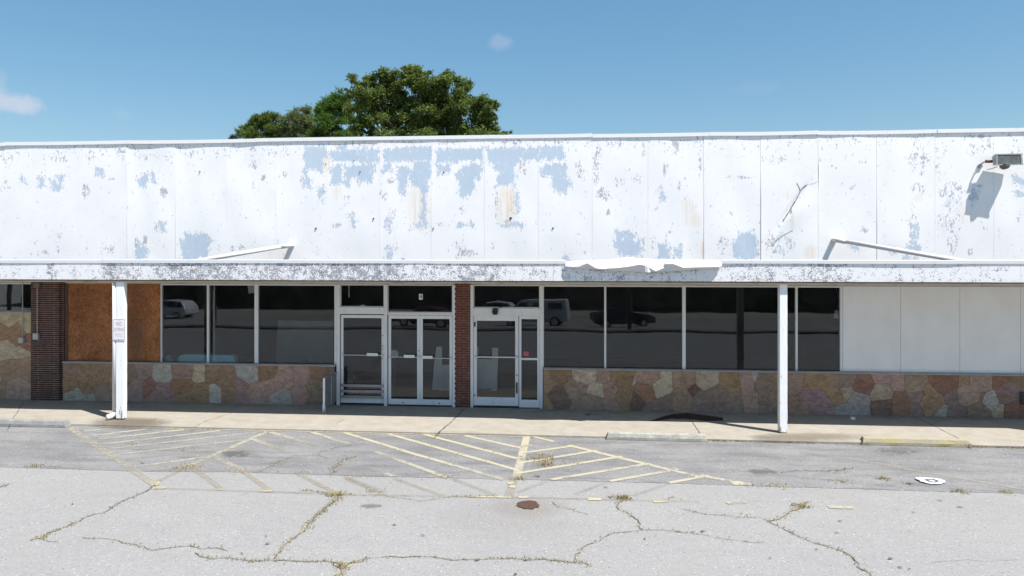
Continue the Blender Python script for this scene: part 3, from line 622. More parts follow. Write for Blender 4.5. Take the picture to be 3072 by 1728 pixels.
for i, (a, b) in enumerate(zip(sx[:-1], sx[1:])):
    nx = max(4, int((b-a)/.022)); nz_ = int((ZP1-ZP0)/.022)
    u = np.linspace(0, 1, nx+1); v = np.linspace(0, 1, nz_+1); U, V = np.meshgrid(u, v)
    ga, gb = .003, .003
    pxl = 1288 + 0
    def near(x): return abs(a - PX(x)) < .05
    gap = np.full(V.shape, .0012)
    if near(1913): gap = .003 + .011*np.clip((.72-V)*4, 0, 1)*(1-.5*np.abs(V-.3))
    elif near(2205): gap = .003 + .009*np.clip((.5-V)*4, 0, 1)
    elif near(441) or near(319): gap = .003 + .005*np.clip((.5-V)*4, 0, 1)
    elif near(2058): gap = .003 + .010*np.clip((.82-V)*8, 0, 1)*np.clip((V-.55)*8, 0, 1)
    elif near(1770): gap = .003 + .003*np.clip((.5-V)*4, 0, 1)
    X = a+gap+(b-a-gap-.0008)*U; Z = ZP0+(ZP1-ZP0)*V
    # slight lap tilt and oil-canning of the sheet metal
    ph = [rnd.uniform(0, 6.28) for _ in range(6)]; am = rnd.uniform(.3, 1.0)
    Y = -.0008*(1-U) + 1.7*am*np.sin(np.pi*U)**.6*(.004*np.sin(3.1*U+ph[0])*np.sin(3.0*V+ph[1])+.0025*np.sin(5.5*U+ph[2]+2*V)*np.sin(6.2*V+ph[3]) + .0015*np.sin(9*V+ph[4]+3*U))
    Y -= .0015*np.exp(-U*22)*am
    if near(1913):    # buckled sheet
        c = wp(4, [(330, 770)])[0]; dx, dz = X-c[0], Z-c[1]
        s = (dx*.55+dz*.83); t = (dx*.83-dz*.55)
        Y += .030*np.exp(-(t/.05)**2-(s/.5)**2) - .022*np.exp(-((t-.22)/.18)**2-((s-.05)/.4)**2)
    if near(319) or near(441): Y += .012*np.exp(-((U-.25-.5*(.62-V))/.2)**2)*np.clip(V*2, 0, 1)*.7
    if near(1770) or near(1630): Y += .010*np.exp(-((U-.8)/.2)**2-((V-.12)/.2)**2)
    bl = np.zeros(X.shape); fringe = np.zeros(X.shape)
    for PV in BP:
        if PV[:, 0].min() > b+.2 or PV[:, 0].max() < a-.2: continue
        sd_ = polysdf(X, Z, PV); fringe = np.maximum(fringe, .40*np.exp(-(np.maximum(-sd_, 0)/.10)**2)); bl = np.maximum(bl, np.clip(.50+sd_/.16, 0, .93))
    bl = np.where(bl > 0, bl, 0)*1.0
    bl = np.maximum(bl, efield(X, Z, SB))
    gr = efield(X, Z, GE); topb = .20*np.clip(1-(ZT-.1-Z)/.55, 0, 1); gr = np.maximum(np.maximum(gr, fringe), .10+topb)
    cr = efield(X, Z, CE)
    mb = MB(); N = (nx+1)*(nz_+1)
    mb.v = list(zip(X.ravel().tolist(), Y.ravel().tolist(), Z.ravel().tolist()))
    for r_ in range(nz_):
        for q in range(nx):
            k = r_*(nx+1)+q; mb.f.append((k, k+1, k+nx+2, k+nx+1))
    # returns at both vertical edges
    for e in (0, nx):
        base = len(mb.v)
        for r_ in range(nz_+1): vx = mb.v[r_*(nx+1)+e]; mb.v += [vx, (vx[0], vx[1]+.03, vx[2])]
        for r_ in range(nz_): k = base+2*r_; mb.f.append((k, k+2, k+3, k+1))
    ex = len(mb.v)-N; mb.mi = [0]*len(mb.f)
    mb.attr['blue'] = bl.ravel().tolist()+[0.0]*ex; mb.attr['grey'] = gr.ravel().tolist()+[0.0]*ex; mb.attr['cream'] = cr.ravel().tolist()+[0.0]*ex
    pan = mb.build('wall_panel', WALL, B, smooth=True, fix=False)
    if near(1913):
        for pts, wd in (([(250,905),(300,830),(335,770),(380,700),(410,640),(430,600),(480,560)], .016), ([(415,615),(400,580),(380,545)], .012), ([(330,770),(325,835)], .010), ([(130,1160),(180,1100),(250,1050),(340,1002)], .008), ([(480,560),(545,550),(585,530)], .005)):
            ck = MB(); q = [P(x, y, 0) for x, y in zr(*rg[4], S3, pts)]
            for s_, t_ in zip(q[:-1], q[1:]):
                n = 5; dd = (t_-s_); nr = Vector((-dd.z, 0, dd.x)).normalized()
                prevp = None
                for k in range(n+1):
                    c = s_.lerp(t_, k/n); yy = -.040; h = wd*random.uniform(.25, .8)
                    cur = (c+nr*h, c-nr*h); cur = [Vector((p.x, 0, p.z)) for p in cur]
                    # follow the buckled sheet
                    for p in cur:
                        iu = int(np.clip((p.x-a)/(b-a)*nx, 0, nx)); iv = int(np.clip((p.z-ZP0)/(ZP1-ZP0)*nz_, 0, nz_)); p.y = float(Y[max(0,iv-1):iv+2, max(0,iu-1):iu+2].min())-.003
                    if prevp: ck.add([prevp[0], prevp[1], cur[1], cur[0]], [(0,1,2,3)])
                    prevp = cur
            ck.build('crack', plain('torn_metal_edge', (.16, .15, .15), .8, 0, .3, 20), pan, fix=False)
# bolts and holes in the parapet
mb = MB()
for x, y, r_ in ((795,575,.022),(1098-8,575,.018),(940,550,.020),(1285,549,.024),(1391,574,.016),(503,432,.012),(890,404,.01),(906,432,.012),(1116,433,.012),(820,412,.009)):
    p = P(x, y, 0); mb = MB(); mb.tube([(p.x, -.02, p.z), (p.x, .02, p.z)], r_*random.uniform(.8, 1.2), 8); mb.build('bolt', DARK, B)
# ---- coping in overlapping lengths
joints = [XL-.05] + [PX(x) for x in (-330, 15, 330, 643, 953, 1232, 1490, 1783, 2058, 2357)] + [XR+.05]
for i, (a, b) in enumerate(zip(joints[:-1], joints[1:])):
    mb = MB(); dz = rnd.uniform(-.012, .012); dy = rnd.uniform(0, .010)
    y0 = -.020-dy; sag = rnd.uniform(-.012, .006)
    pr = [(y0, ZT-.082+dz), (y0, ZT+dz), (.33, ZT+dz-.012), (.33, ZT-.10+dz), (.315, ZT-.10+dz), (.315, ZT-.03+dz), (y0+.012, ZT-.018+dz), (y0+.012, ZT-.082+dz)]
    n = len(pr); vs = []
    for k in range(7):
        x = a+.001+(b-a-.002)*k/6; s_ = sag*4*(k/6)*(1-k/6)
        vs += [(x, p[0], p[1]+s_) for p in pr]
    fs = [tuple(range(n)), tuple(range(6*n, 7*n))[::-1]]
    for k in range(6):
        for q in range(n): fs.append((k*n+q, k*n+(q+1) % n, (k+1)*n+(q+1) % n, (k+1)*n+q))
    mb.add(vs, fs); mb.build('coping', FLASH, B)

# ---- canopy
CYF = -1.95
CN = MB(); CN.box(XL, XR, CYF+.02, -.012, 2.955, 3.285)
canopy = CN.build('canopy', SOFFIT, B)
mb = MB(); mb.box(XL, XR, CYF+.06, -.014, 3.287, 3.296); mb.build('roofing', plain('dark_canopy_roofing', (.10, .098, .095), .9, 0, .3, 3), canopy)
fd = [(1,0,.28),(1,450,.3),(1,470,.62),(1,560,.6),(1,600,.35),(1,950,.4),(1,1020,.66),(1,1300,.55),(1,1420,.42),(1,1600,.62),(1,2300,.66),(1,2330,.45),(1,2480,.6),(2,100,.62),(2,560,.58),(2,800,.66),(2,1280,.66),(2,1320,.36),(2,1580,.48),(2,2250,.58),(2,2330,.3),(2,2500,.52),(3,250,.4),(3,450,.46),(3,1000,.46),(3,1350,.5),(3,1560,.4),(3,1650,.25),(3,1900,.36),(3,2200,.5),(4,80,.5),(4,250,.3),(4,420,.5),(4,520,.6),(4,890,.6),(4,940,.28),(4,1500,.3),(4,1620,.36),(4,1900,.42),(4,2350,.42),(4,2460,.1),(4,2800,.15)]
fx = [P(zr(*rg[r], S3, [(x, 0)])[0][0], HOR, CYF).x for r, x, d in fd]; fy = [d for r, x, d in fd]
cj = [XL] + [PX(x, CYF) for x in (-450, 322, 980, 1392, 1950, 2568)] + [XR]
for a, b in zip(cj[:-1], cj[1:]):
    mb = MB(); n = max(4, int((b-a)/.08)); fl = mb.attr.setdefault('flake', []); dy = rnd.uniform(-.004, .004)
    for k in range(n+1):
        x = a+.002+(b-a-.004)*k/n; d = float(np.interp(x, fx, fy)); wv = .003*math.sin(x*1.7)
        for z, yy in ((2.94, CYF+.018), (2.94, CYF+dy+wv), (3.1, CYF+dy+wv), (3.288, CYF+dy+wv), (3.288, CYF+.018)): mb.v.append((x, yy, z)); fl.append(d)
    for k in range(n):
        for q in range(5): mb.f.append((k*5+q, k*5+(q+1) % 5, (k+1)*5+(q+1) % 5, (k+1)*5+q))
    mb.f += [(0,1,2,3,4), tuple(n*5+q for q in (4,3,2,1,0))]; mb.mi = [0]*len(mb.f)
    mb.build('fascia', FASCIA, canopy, fix=True)
# flashing along the canopy edge, one length crumpled
fj = [XL-.02] + [PX(x, CYF) for x in (-560, 260, 775, 1083, 1424)] + [PX(x, CYF) for x in (1815, 2072, 2403)] + [XR+.02]
for a, b in zip(fj[:-1], fj[1:]):
    if abs(a-PX(1424, CYF)) < .01: continue
    mb = MB(); dz = rnd.uniform(-.008, .008); y0 = CYF-.012-rnd.uniform(0, .010)
    pr = [(y0, 3.287+dz), (y0-.006, 3.352+dz), (y0+.03, 3.358+dz), (y0+.13, 3.325+dz), (y0+.13, 3.305+dz), (y0+.02, 3.305+dz), (y0+.012, 3.289+dz)]
    mb.prism(pr, 'x', a+.001, b-.001); mb.build('flashing', FLASH, canopy)
# crumpled length: a folded sheet hanging off the edge (traced profile along its run)
zc = lambda x, y: zr(1680, 760, 510/2576, [(x, y)])[0]
xs_c = [80, 130, 200, 300, 420, 550, 640, 760, 880, 1000, 1100, 1200, 1290, 1330, 1390, 1450, 1560, 1600, 1720, 1860, 2000, 2150, 2300, 2420, 2455]
top_c = [170, 138, 116, 110, 106, 104, 100, 92, 80, 66, 66, 74, 82, 80, 85, 88, 90, 92, 93, 94, 96, 98, 100, 102, 140]
mid1 = [180, 175, 165, 160, 150, 180, 140, 115, 130, 130, 140, 150, 150, 140, 175, 190, 195, 160, 160, 185, 190, 180, 175, 160, 165]
mid2 = [190, 200, 202, 198, 190, 225, 235, 225, 220, 205, 190, 170, 185, 200, 235, 270, 225, 205, 205, 215, 212, 208, 205, 202, 190]
bot_c = [198, 212, 222, 230, 236, 244, 250, 256, 262, 268, 272, 278, 284, 288, 284, 280, 274, 272, 266, 256, 246, 236, 226, 212, 198]
vs = []
o1 = [.02,.03,.04,.06,.10,.08,.05,.05,.05,.05,.06,.07,.08,.04,.03,.06,.08,.12,.13,.08,.06,.05,.05,.04,.02]
o2 = [.03,.05,.07,.08,.05,.14,.15,.14,.13,.12,.11,.10,.11,.07,.10,.15,.13,.07,.07,.10,.10,.09,.08,.06,.03]
o3 = [.02,.02,.03,.03,.03,.05,.05,.05,.05,.05,.05,.06,.07,.11,.08,.06,.06,.05,.05,.05,.04,.04,.03,.03,.02]
for i, x in enumerate(xs_c):
    for yv, outd in ((top_c[i], 0), (mid1[i], o1[i]), (mid2[i], o2[i]), (bot_c[i], o3[i])):
        c = zc(x, yv); vs.append(P(c[0], c[1], CYF-.025-outd))
fs = []
for i in range(len(xs_c)-1):
    for r_ in range(3):
        k = i*4+r_; q = (k, k+1, k+5, k+4)
        fs += [(q[0], q[1], q[2]), (q[0], q[2], q[3])] if (i+r_) % 2 else [(q[0], q[1], q[3]), (q[1], q[2], q[3])]
o = len(vs)   # back to the roof
for i in range(len(xs_c)):
    t = vs[i*4]; vs.append(Vector((t.x, CYF+.12, 3.325)))
for i in range(len(xs_c)-1): fs.append((i*4, (i+1)*4, o+i+1, o+i))
mb = MB(); mb.add(vs, fs); cf = mb.build('flashing', mat_white('dented_flashing', (.62, .62, .635), .35, (.42, .41, .40), .45, 5), canopy, fix=False); cf['label'] = 'crumpled, torn-loose length of flashing'
md = cf.modifiers.new('thick', 'SOLIDIFY'); md.thickness = .004; md.offset = 0
# rusty drip edge and cream trim under the fascia
tj = [XL] + [PX(x, CYF+.05) for x in (135, 760, 905, 1487, 1768, 2130, 2470)] + [XR]
for i, (a, b) in enumerate(zip(tj[:-1], tj[1:])):
    mb = MB(); dz = rnd.uniform(-.005, .004); mb.box(a+.004, b-.004, CYF+.03, CYF+.075, 2.885+dz, 2.953); mb.build('trim', CREAMTRIM, canopy)
    mb = MB(); mb.box(a+.002, b-.002, CYF+.012, CYF+.029, 2.915+dz*.5, 2.939); mb.build('drip_edge', RUSTTRIM, canopy)

# ---- stone base
PAL = {'T': (.31,.205,.13), 'O': (.31,.195,.115), 'P': (.36,.235,.18), 'M': (.29,.19,.16), 'G': (.39,.345,.295), 'W': (.43,.33,.235), 'B': (.18,.115,.085), 'R': (.275,.15,.10), 'D': (.275,.195,.145)}
sr = {5: (0, 820), 6: (800, 820), 7: (1600, 820), 8: (2272, 820)}
S4 = 800/2466
def seeds(r, L): return [((lambda v: (v.x, v.z))(P(*zr(*sr[r], S4, [(x, y)])[0], -.1)), c) for x, y, c in L]
s_tall = seeds(5, [(80,450,'W'),(30,540,'O'),(150,560,'O'),(240,480,'W'),(250,640,'R'),(60,690,'W'),(210,720,'W'),(90,900,'T'),(240,870,'D'),(150,1080,'P'),(10,1080,'T'),(-90,480,'T'),(-120,700,'P'),(-100,950,'W'),(-140,1150,'M')])
s_left = seeds(5, [(640,900,'T'),(790,940,'T'),(930,930,'T'),(650,1030,'O'),(690,1130,'G'),(810,1040,'T'),(820,1150,'G'),(950,1110,'M'),(1090,980,'M'),(1200,920,'D'),(1190,1110,'M'),(1260,1010,'P'),(1370,1020,'R'),(1310,890,'M'),(1500,910,'G'),(1500,1060,'P'),(1500,1180,'M'),(1690,890,'P'),(1680,1040,'R'),(1720,1170,'T'),(1830,920,'W'),(1950,920,'T'),(1850,1120,'T'),(1985,1120,'G'),(2080,970,'O'),(2120,1120,'O'),(2240,1030,'P'),(2300,930,'G'),(2230,1170,'M'),(2380,1120,'M')]) + \
 seeds(6, [(10,920,'O'),(50,1050,'P'),(150,970,'P'),(110,1150,'G'),(330,940,'P'),(330,1120,'P'),(500,930,'R'),(480,1050,'T'),(480,1190,'T'),(590,960,'D'),(580,1150,'D')])
s_right = seeds(7, [(230,960,'O'),(110,1010,'T'),(250,1150,'B'),(110,1210,'T'),(490,950,'W'),(345,1100,'D'),(450,1060,'P'),(575,1090,'W'),(550,1180,'T'),(460,1230,'D'),(640,960,'P'),(700,1080,'M'),(720,1220,'P'),(830,950,'O'),(860,1140,'O'),(950,980,'G'),(1060,960,'P'),(1040,1090,'R'),(1150,1060,'W'),(955,1160,'B'),(1220,960,'W'),(1200,1160,'M'),(1120,1250,'M'),(1340,960,'P'),(1410,980,'T'),(1390,1160,'T'),(1500,1100,'B'),(1610,1000,'W'),(1560,1170,'T'),(1700,1140,'T'),(1600,1260,'M'),(1830,1010,'O'),(1970,990,'P'),(1850,1190,'D'),(2000,1170,'P'),(2060,960,'G'),(2160,1000,'T'),(2200,1170,'D'),(2245,960,'O')]) + \
 seeds(8, [(330,980,'P'),(500,1010,'O'),(680,1000,'O'),(510,1140,'P'),(400,1240,'T'),(600,1230,'M'),(735,1140,'O'),(810,970,'D'),(835,1100,'W'),(990,1040,'R'),(950,1170,'G'),(790,1250,'G'),(1010,1260,'G'),(1130,1110,'W'),(1130,980,'P'),(1150,1240,'B'),(1310,1010,'P'),(1310,1140,'R'),(1320,1250,'R'),(1450,1010,'D'),(1480,1120,'M'),(1450,1260,'M'),(1600,1090,'O'),(1720,1000,'R'),(1620,1190,'O'),(1695,1260,'G'),(1800,1150,'P'),(1820,1280,'M'),(1930,1030,'O'),(1960,1130,'M'),(1900,1270,'M'),(2060,1020,'P'),(2150,1180,'G'),(2070,1150,'T'),(2040,1280,'D'),(2250,1020,'R'),(2310,1120,'M'),(2230,1240,'W'),(2370,1250,'R'),(2440,1000,'T'),(2440,1120,'P'),(2600,1000,'W'),(2600,1200,'M'),(2750,1100,'O')])
def extend(S, x0, x1, z1, r_):
    for _ in range(400):
        x, z = r_.uniform(x0, x1), r_.uniform(.05, z1-.05)
        if all((x-q[0][0])**2+(z-q[0][1])**2 > .14 for q in S): S.append(((x, z), r_.choice('TOPMGWRDPMTW')))
    return S
def clip(poly, nx_, nz_, c):
    out = []
    for i in range(len(poly)):
        a, b = poly[i], poly[(i+1) % len(poly)]; da = a[0]*nx_+a[1]*nz_-c; db = b[0]*nx_+b[1]*nz_-c
        if da <= 0: out.append(a)
        if da*db < 0: t = da/(da-db); out.append((a[0]+(b[0]-a[0])*t, a[1]+(b[1]-a[1])*t))
    return out
def stonewall(S, x0, x1, z1, Yf=-.10):
    rr = random.Random(11)
    mm = MB(); mm.box(x0, x1, Yf+.008, .10, -.02, z1); base = mm.build('stone_wall', MORTAR, B)
    mb = MB(); ca = mb.attr.setdefault('stone', [])
    par = list(range(len(S)))      # neighbouring cells of one colour sometimes make one large, odd-shaped slab
    def root(i):
        while par[i] != i: i = par[i]
        return i
    size = {i: 1 for i in range(len(S))}
    prs = sorted((math.hypot(S[i][0][0]-S[j][0][0], S[i][0][1]-S[j][0][1]), i, j) for i in range(len(S)) for j in range(i))
    near_ = {'P': 'PM', 'M': 'MP', 'T': 'TD', 'D': 'DT'}
    for d_, i, j in prs:
        if d_ < .52 and S[j][1] in near_.get(S[i][1], S[i][1]):
            a_, b_ = root(i), root(j)
            if a_ != b_ and size[a_]+size[b_] <= 3: par[b_] = a_; size[a_] += size[b_]
    look = {}
    W = [rr.uniform(-.035, .035) for _ in S]
    for i, ((sx_, sz_), c) in enumerate(S):
        poly = [(x0+.002, 0.0), (x1-.002, 0.0), (x1-.002, z1-.003), (x0+.002, z1-.003)]
        for j, ((tx, tz), _) in enumerate(S):
            if i == j or (tx-sx_)**2+(tz-sz_)**2 > 2.2: continue
            nx_, nz_ = tx-sx_, tz-sz_; L = math.hypot(nx_, nz_); nx_ /= L; nz_ /= L
            poly = clip(poly, nx_, nz_, nx_*(sx_+tx)/2+nz_*(sz_+tz)/2-(.003 if root(i) != root(j) else -.0005)+(W[i]-W[j])/(2*L))
            if len(poly) < 3: break
        if len(poly) < 3: continue
        # roughen outline
        pts = []
        for k in range(len(poly)):
            a, b = poly[k], poly[(k+1) % len(poly)]; L = math.hypot(b[0]-a[0], b[1]-a[1]); n = max(1, int(L/.07))
            for q in range(n):
                t = (q+.18)/n if q == 0 else q/n
                jx = rr.gauss(0, .002); pts.append((a[0]+(b[0]-a[0])*t+jx, min(z1-.002, max(0, a[1]+(b[1]-a[1])*t+rr.gauss(0, .002)))))
            if n > 1: t = 1-.18/n; pts.append((a[0]+(b[0]-a[0])*t, a[1]+(b[1]-a[1])*t))
        cx_ = sum(p[0] for p in pts)/len(pts); cz_ = sum(p[1] for p in pts)/len(pts)
        n = len(pts); k_ = root(i)
        if k_ not in look: look[k_] = (rr.uniform(-.006, .006), rr.uniform(.85, 1.15), rr.uniform(.96, 1.04), rr.uniform(.93, 1.07), S[k_][1])
        dp, f_, fg_, fb__, c = look[k_]
        o = len(mb.v); col_ = PAL[c]; cc_ = (col_[0]*f_, col_[1]*f_*fg_, col_[2]*f_*fb__, 1)
        for sc_, yy in ((1, Yf+.03), (1, Yf+.001+dp)):
            for p in pts: xx, zz = cx_+(p[0]-cx_)*sc_, cz_+(p[1]-cz_)*sc_; mb.v.append((xx, yy, zz)); ca.append(cc_)
        for k in range(n): mb.f.append((o+k, o+(k+1) % n, o+n+(k+1) % n, o+n+k))
        mb.f.append(tuple(o+n+k for k in range(n)))
    mb.mi = [0]*len(mb.f); mb.build('flagstones', STONE, base)
    return base
ZS = .895
bx0, bx1 = PX(80, -.1), PX(158, -.1)
rr_ = random.Random(5)
extend(s_tall, XL, PX(-40, -.1), 2.05, rr_); extend(s_left, bx1, PX(842, -.1), ZS, rr_); extend(s_right, PX(1366, -.1), XR, ZS, rr_)
stonewall(s_tall, XL, bx0-.001, 2.07)
stonewall(s_left, bx1+.001, PX(840, -.1), ZS)
stonewall(s_right, PX(1367, -.1), XR, ZS)
# ---- brick piers
mb = MB(); mb.box(bx0, bx1-.07, -.13, .12, -.02, 2.953); mb.box(bx1-.07, bx1, -.07, .12, -.02, 2.953); mb.build('brick_pier', BRICK, B)
px0, px1 = PX(1147, 0), PX(1184, 0)
mb = MB(); mb.box(px0, px1, -.05, .14, -.02, 2.953)
for k in range(52):   # toothed end of the courses
    z = .0565*k
    if k % 2: mb.box(px0-.022, px0, -.045, .10, z+.004, z+.0525)
mb.build('brick_pier', BRICK2, B)

# ---- windows
ZW0, ZW1 = ZS, 2.775
mb = MB(); mb.box(XL, px0-.03, -.02, .11, ZW1+.002, 2.952); mb.box(px1+.002, XR, -.02, .11, ZW1+.002, 2.952); mb.build('header', CREAMTRIM, B)
def window(a, b, z0, z1, wl=.03, wr=.03, wt=.03, wb=.03, Y=0.0, dep=.07, sill=None):
    mb = MB(); mb.box(a, a+wl, Y-.02, Y+dep, z0, z1); mb.box(b-wr, b, Y-.02, Y+dep, z0, z1)
    mb.box(a+wl, b-wr, Y-.015, Y+dep, z1-wt, z1); mb.box(a+wl, b-wr, Y-.015, Y+dep, z0, z0+wb)
    f = mb.build('window', ALU, B, bevel=.003)
    g = MB(); g.box(a+wl-.005, b-wr+.005, Y+.022, Y+.028, z0+wb-.005, z1-wt+.005); g.build('pane', GLASS, f)
    return f
wl_ = [(405,523.5),(523.5,645),(645,845)]
window(PX(405), PX(523.5), ZW0, ZW1, .022, .022); window(PX(523.5), PX(645), ZW0, ZW1, .022, .04); window(PX(645), PX(847), ZW0, ZW1, .045, .05)
window(PX(1363), PX(1522.5), ZW0, ZW1, .045, .022); window(PX(1522.5), PX(1720.5), ZW0, ZW1, .022, .036); window(PX(1720.5), PX(2003.5), ZW0, ZW1, .036, .022); window(PX(2003.5), PX(2119), ZW0, ZW1, .022, .05)
window(XL+2, bx0-.002, 2.085, ZW1, .03, .005, .02, .03)
# sills
for a, b, z in ((bx1, PX(843, -.1), ZS), (PX(1365, -.1), XR, ZS), (XL, bx0, 2.07)):
    mb = MB(); mb.box(a, b, -.125, -.022, z+.001, z+.022); mb.box(a, b, -.105, -.0215, z+.023, z+.036); mb.build('sill', plain('grey_metal_sill', (.36, .345, .32), .5, .2, .15, 5), B)
# boards over the openings
def board(a, b, z0, z1, mat, dampf=0, Y=-.012):
    n = 24; mb = MB(); da = mb.attr.setdefault('damp', [])
    for j in range(n+1):
        for i in range(n+1):
            mb.v.append((a+(b-a)*i/n, Y, z0+(z1-z0)*j/n)); da.append(dampf*math.exp(-((i/n-.35)/.28)**2)*(.55+.45*j/n))
    for j in range(n):
        for i in range(n): k = j*(n+1)+i; mb.f.append((k, k+1, k+n+2, k+n+1))
    mb.mi = [0]*len(mb.f); o = len(mb.v)
    mb.box(a, b, Y+.0005, Y+.013, z0, z1); da += [0]*(len(mb.v)-o)
    return mb.build('board', mat, B, fix=False)
b1 = board(bx1+.07, PX(306), ZW0+.04, ZW1, OSB, .25); b1['label'] = 'brown strand board panel beside the dark brick pier'
b2 = board(PX(306)+.003, PX(404), ZW0+.04, ZW1, OSB, 1.0); b2['label'] = 'redder strand board panel with a grey damp streak'
mb = MB(); mb.box(bx1+.004, bx1+.066, -.03, .09, ZW0+.04, ZW1); mb.build('board_frame', plain('brown_frame', (.11, .06, .045), .7), B)
def mat_panel():
    m = M('white_infill_panel'); n = m.noise(2.2, 6, .6, m.scale(m.pos, (1, 1, .5)))
    c = m.mix(m.rng(n, .4, .7), (.82, .815, .815), (.77, .76, .75)); c = m.mix(m.math('MULTIPLY', m.rng(m.noise(50, 4, .6), .72, .78), .5), c, (.3, .28, .26))
    m.bsdf(c, .6, spec=.3); return m.m
INF = mat_panel()
ej = [PX(x) for x in (2119.5, 2265, 2413.5, 2566, 2722)] + [XR]
for a, b in zip(ej[:-1], ej[1:]):
    mb = MB(); mb.box(a+.002, b-.004, -.02, .04, ZW0+.037, ZW1); mb.build('infill_panel', INF, B, bevel=.003)
mb = MB(); mb.box(PX(2119.5), XR, .041, .06, ZW0+.03, ZW1); mb.build('infill_backing', SHADOWGAP, B)

# ---- entrances
def zpx(y, x): return P(x, y, 0).z
J = ALU
def jamb(x0, x1, z0=0.0, z1=2.775, y0=-.045, y1=.10):
    mb = MB(); mb.box(PX(x0), PX(x1), y0, y1, z0+.002, z1); return mb.build('door_jamb', J, B, bevel=.003)
jamb(848, 856); jamb(967, 975); jamb(1139, 1146); jamb(1184, 1191); jamb(1358, 1366)
def transom(x0, x1, z0):
    window(PX(x0), PX(x1), z0, 2.775, .014, .014, .02, .02)
transom(856.2, 966.8, 2.258); transom(975.2, 1138.8, 2.135); transom(1191.2, 1357.8, 2.258)
mb = MB(); mb.box(PX(854), PX(967.5), -.06, .08, 2.10, 2.256); mb.build('header', J, B, bevel=.003)
mb = MB(); mb.box(PX(975.2), PX(1138.8), -.03, .08, 2.085, 2.133); mb.build('header', J, B, bevel=.003)
mb = MB(); mb.box(PX(1189), PX(1360), -.06, .08, 2.085, 2.256); mb.build('header', J, B, bevel=.003)
def door(x0, x1, z0, z1, sl, st, sb, Y=.0):
    a, b = PX(x0), PX(x1); mb = MB(); y0, y1 = Y-.022, Y+.022
    mb.box(a, a+sl, y0, y1, z0, z1); mb.box(b-sl, b, y0, y1, z0, z1); mb.box(a+sl, b-sl, y0+.001, y1, z1-st, z1); mb.box(a+sl, b-sl, y0+.001, y1, z0, z0+sb)
    d = mb.build('door', ALU, B, bevel=.003)
    g = MB(); g.box(a+sl-.006, b-sl+.006, Y-.003, Y+.003, z0+sb-.006, z1-st+.006); g.build('pane', GLASS, d)
    return d, a, b
def bar(d, a, b, z, box=None, r=.013, Y=-.022):
    mb = MB(); mb.tube([(a, Y-.035, z), (b, Y-.035, z)], r, 10); mb.box(a-.012, a+.02, Y-.052, Y-.001, z-.02, z+.02); mb.box(b-.02, b+.012, Y-.052, Y-.001, z-.02, z+.02)
    mb.build('push_bar', ALU2, d)
    if box: m2 = MB(); m2.box(box[0], box[1], Y-.075, Y-.049, z-.012, z+.055); m2.build('push_plate', plain('white_push_plate', (.78, .78, .76), .5, 0, .05), d, bevel=.004)
zb = 1.155
d1, a, b = door(858, 966, .05, 2.075, .055, .07, .12, .012)
bar(d1, a+.02, b-.03, zb, (PX(925), PX(953)), .011, -.01)
for y in (970, 984, 998):
    z = zpx(y, 910); mb = MB(); mb.box(a+.005, b-.005, -.055, -.012, z-.024, z-.012); mb.box(a+.005, b-.005, -.055, -.042, z-.013, z+.024); mb.box(a+.005, b-.005, -.055, -.012, z+.0245, z+.034); mb.build('kick_rail', plain('grey_steel_rail', (.30, .30, .32), .4, .5, .1, 10), d1)
LOCKM = plain('dark_metal_lock', (.16, .15, .15), .4, .6)
for y in (844, 870, 878, 902): z = zpx(y, 963); mb = MB(); mb.tube([(b-.028, -.011, z), (b-.028, -.02, z)], .012, 10); mb.build('lock', LOCKM, d1)
d2, a, b = door(977.5, 1056.5, .035, 2.078, .062, .08, .125)
bar(d2, a+.03, b-.03, zb-.03, (PX(1018), PX(1045)), .011)
d3, a3, b3 = door(1057, 1138, .035, 2.078, .062, .08, .125)
bar(d3, a3+.02, b3-.02, zb-.045, (PX(1063), PX(1090)), .011)
for d, x in ((d2, PX(1015)), (d3, PX(1106))):
    mb = MB(); mb.tube([(x, -.02, .08), (x, -.034, .08)], .014, 10); mb.build('lock', DARK, d)
mb = MB(); mb.tube([(b-.02, -.02, 1.27), (b-.02, -.032, 1.27)], .014, 10); mb.build('lock', plain('dark_metal_lock_b', (.16, .15, .15), .4, .6), d2)
d4, a4, b4 = door(1191.5, 1304.5, .045, 2.08, .075, .115, .19, .005)
bar(d4, a4+.03, b4-.02, zb-.005, None, .02, -.017)
mb = MB(); z = zpx(975, 1300); mb.box(b4-.055, b4-.02, -.04, -.018, z-.125, z+.12); mb.build('handle', BLACKP, d4, bevel=.004)
mb = MB(); mb.box(a4+.012, a4+.048, -.03, -.018, zpx(816, 1193)-.05, zpx(816, 1193)+.055); mb.build('sensor', BLACKP, d4)
mb = MB(); mb.tube([(b4-.035, -.02, zpx(943, 1300)), (b4-.035, -.03, zpx(943, 1300))], .016, 10); mb.build('lock', LOCKM, d4)
mb = MB(); mb.box(a4-.02, a4+.045, -.03, -.018, zpx(994, 1193)-.02, zpx(994, 1193)+.02); mb.build('pivot', plain('grey_pivot', (.3, .3, .3), .4, .5), d4)
a5, b5 = PX(1306), PX(1357.5); mb = MB(); zm = zpx(903, 1330)
for bxx in ((a5, a5+.05, .004, 2.08), (b5-.05, b5, .004, 2.08)): mb.box(bxx[0], bxx[1], -.02, .04, bxx[2], bxx[3])
for z0, z1 in ((.004, .19), (zm-.022, zm+.022), (2.01, 2.08)): mb.box(a5+.05, b5-.05, -.019, .04, z0, z1)
sl_ = mb.build('sidelight', ALU, B, bevel=.003)
g = MB(); g.box(a5+.045, b5-.045, .01, .016, .185, zm-.018); g.build('pane', GLASS, sl_); g = MB(); g.box(a5+.045, b5-.045, .01, .016, zm+.018, 2.015); g.build('pane', GLASS, sl_)
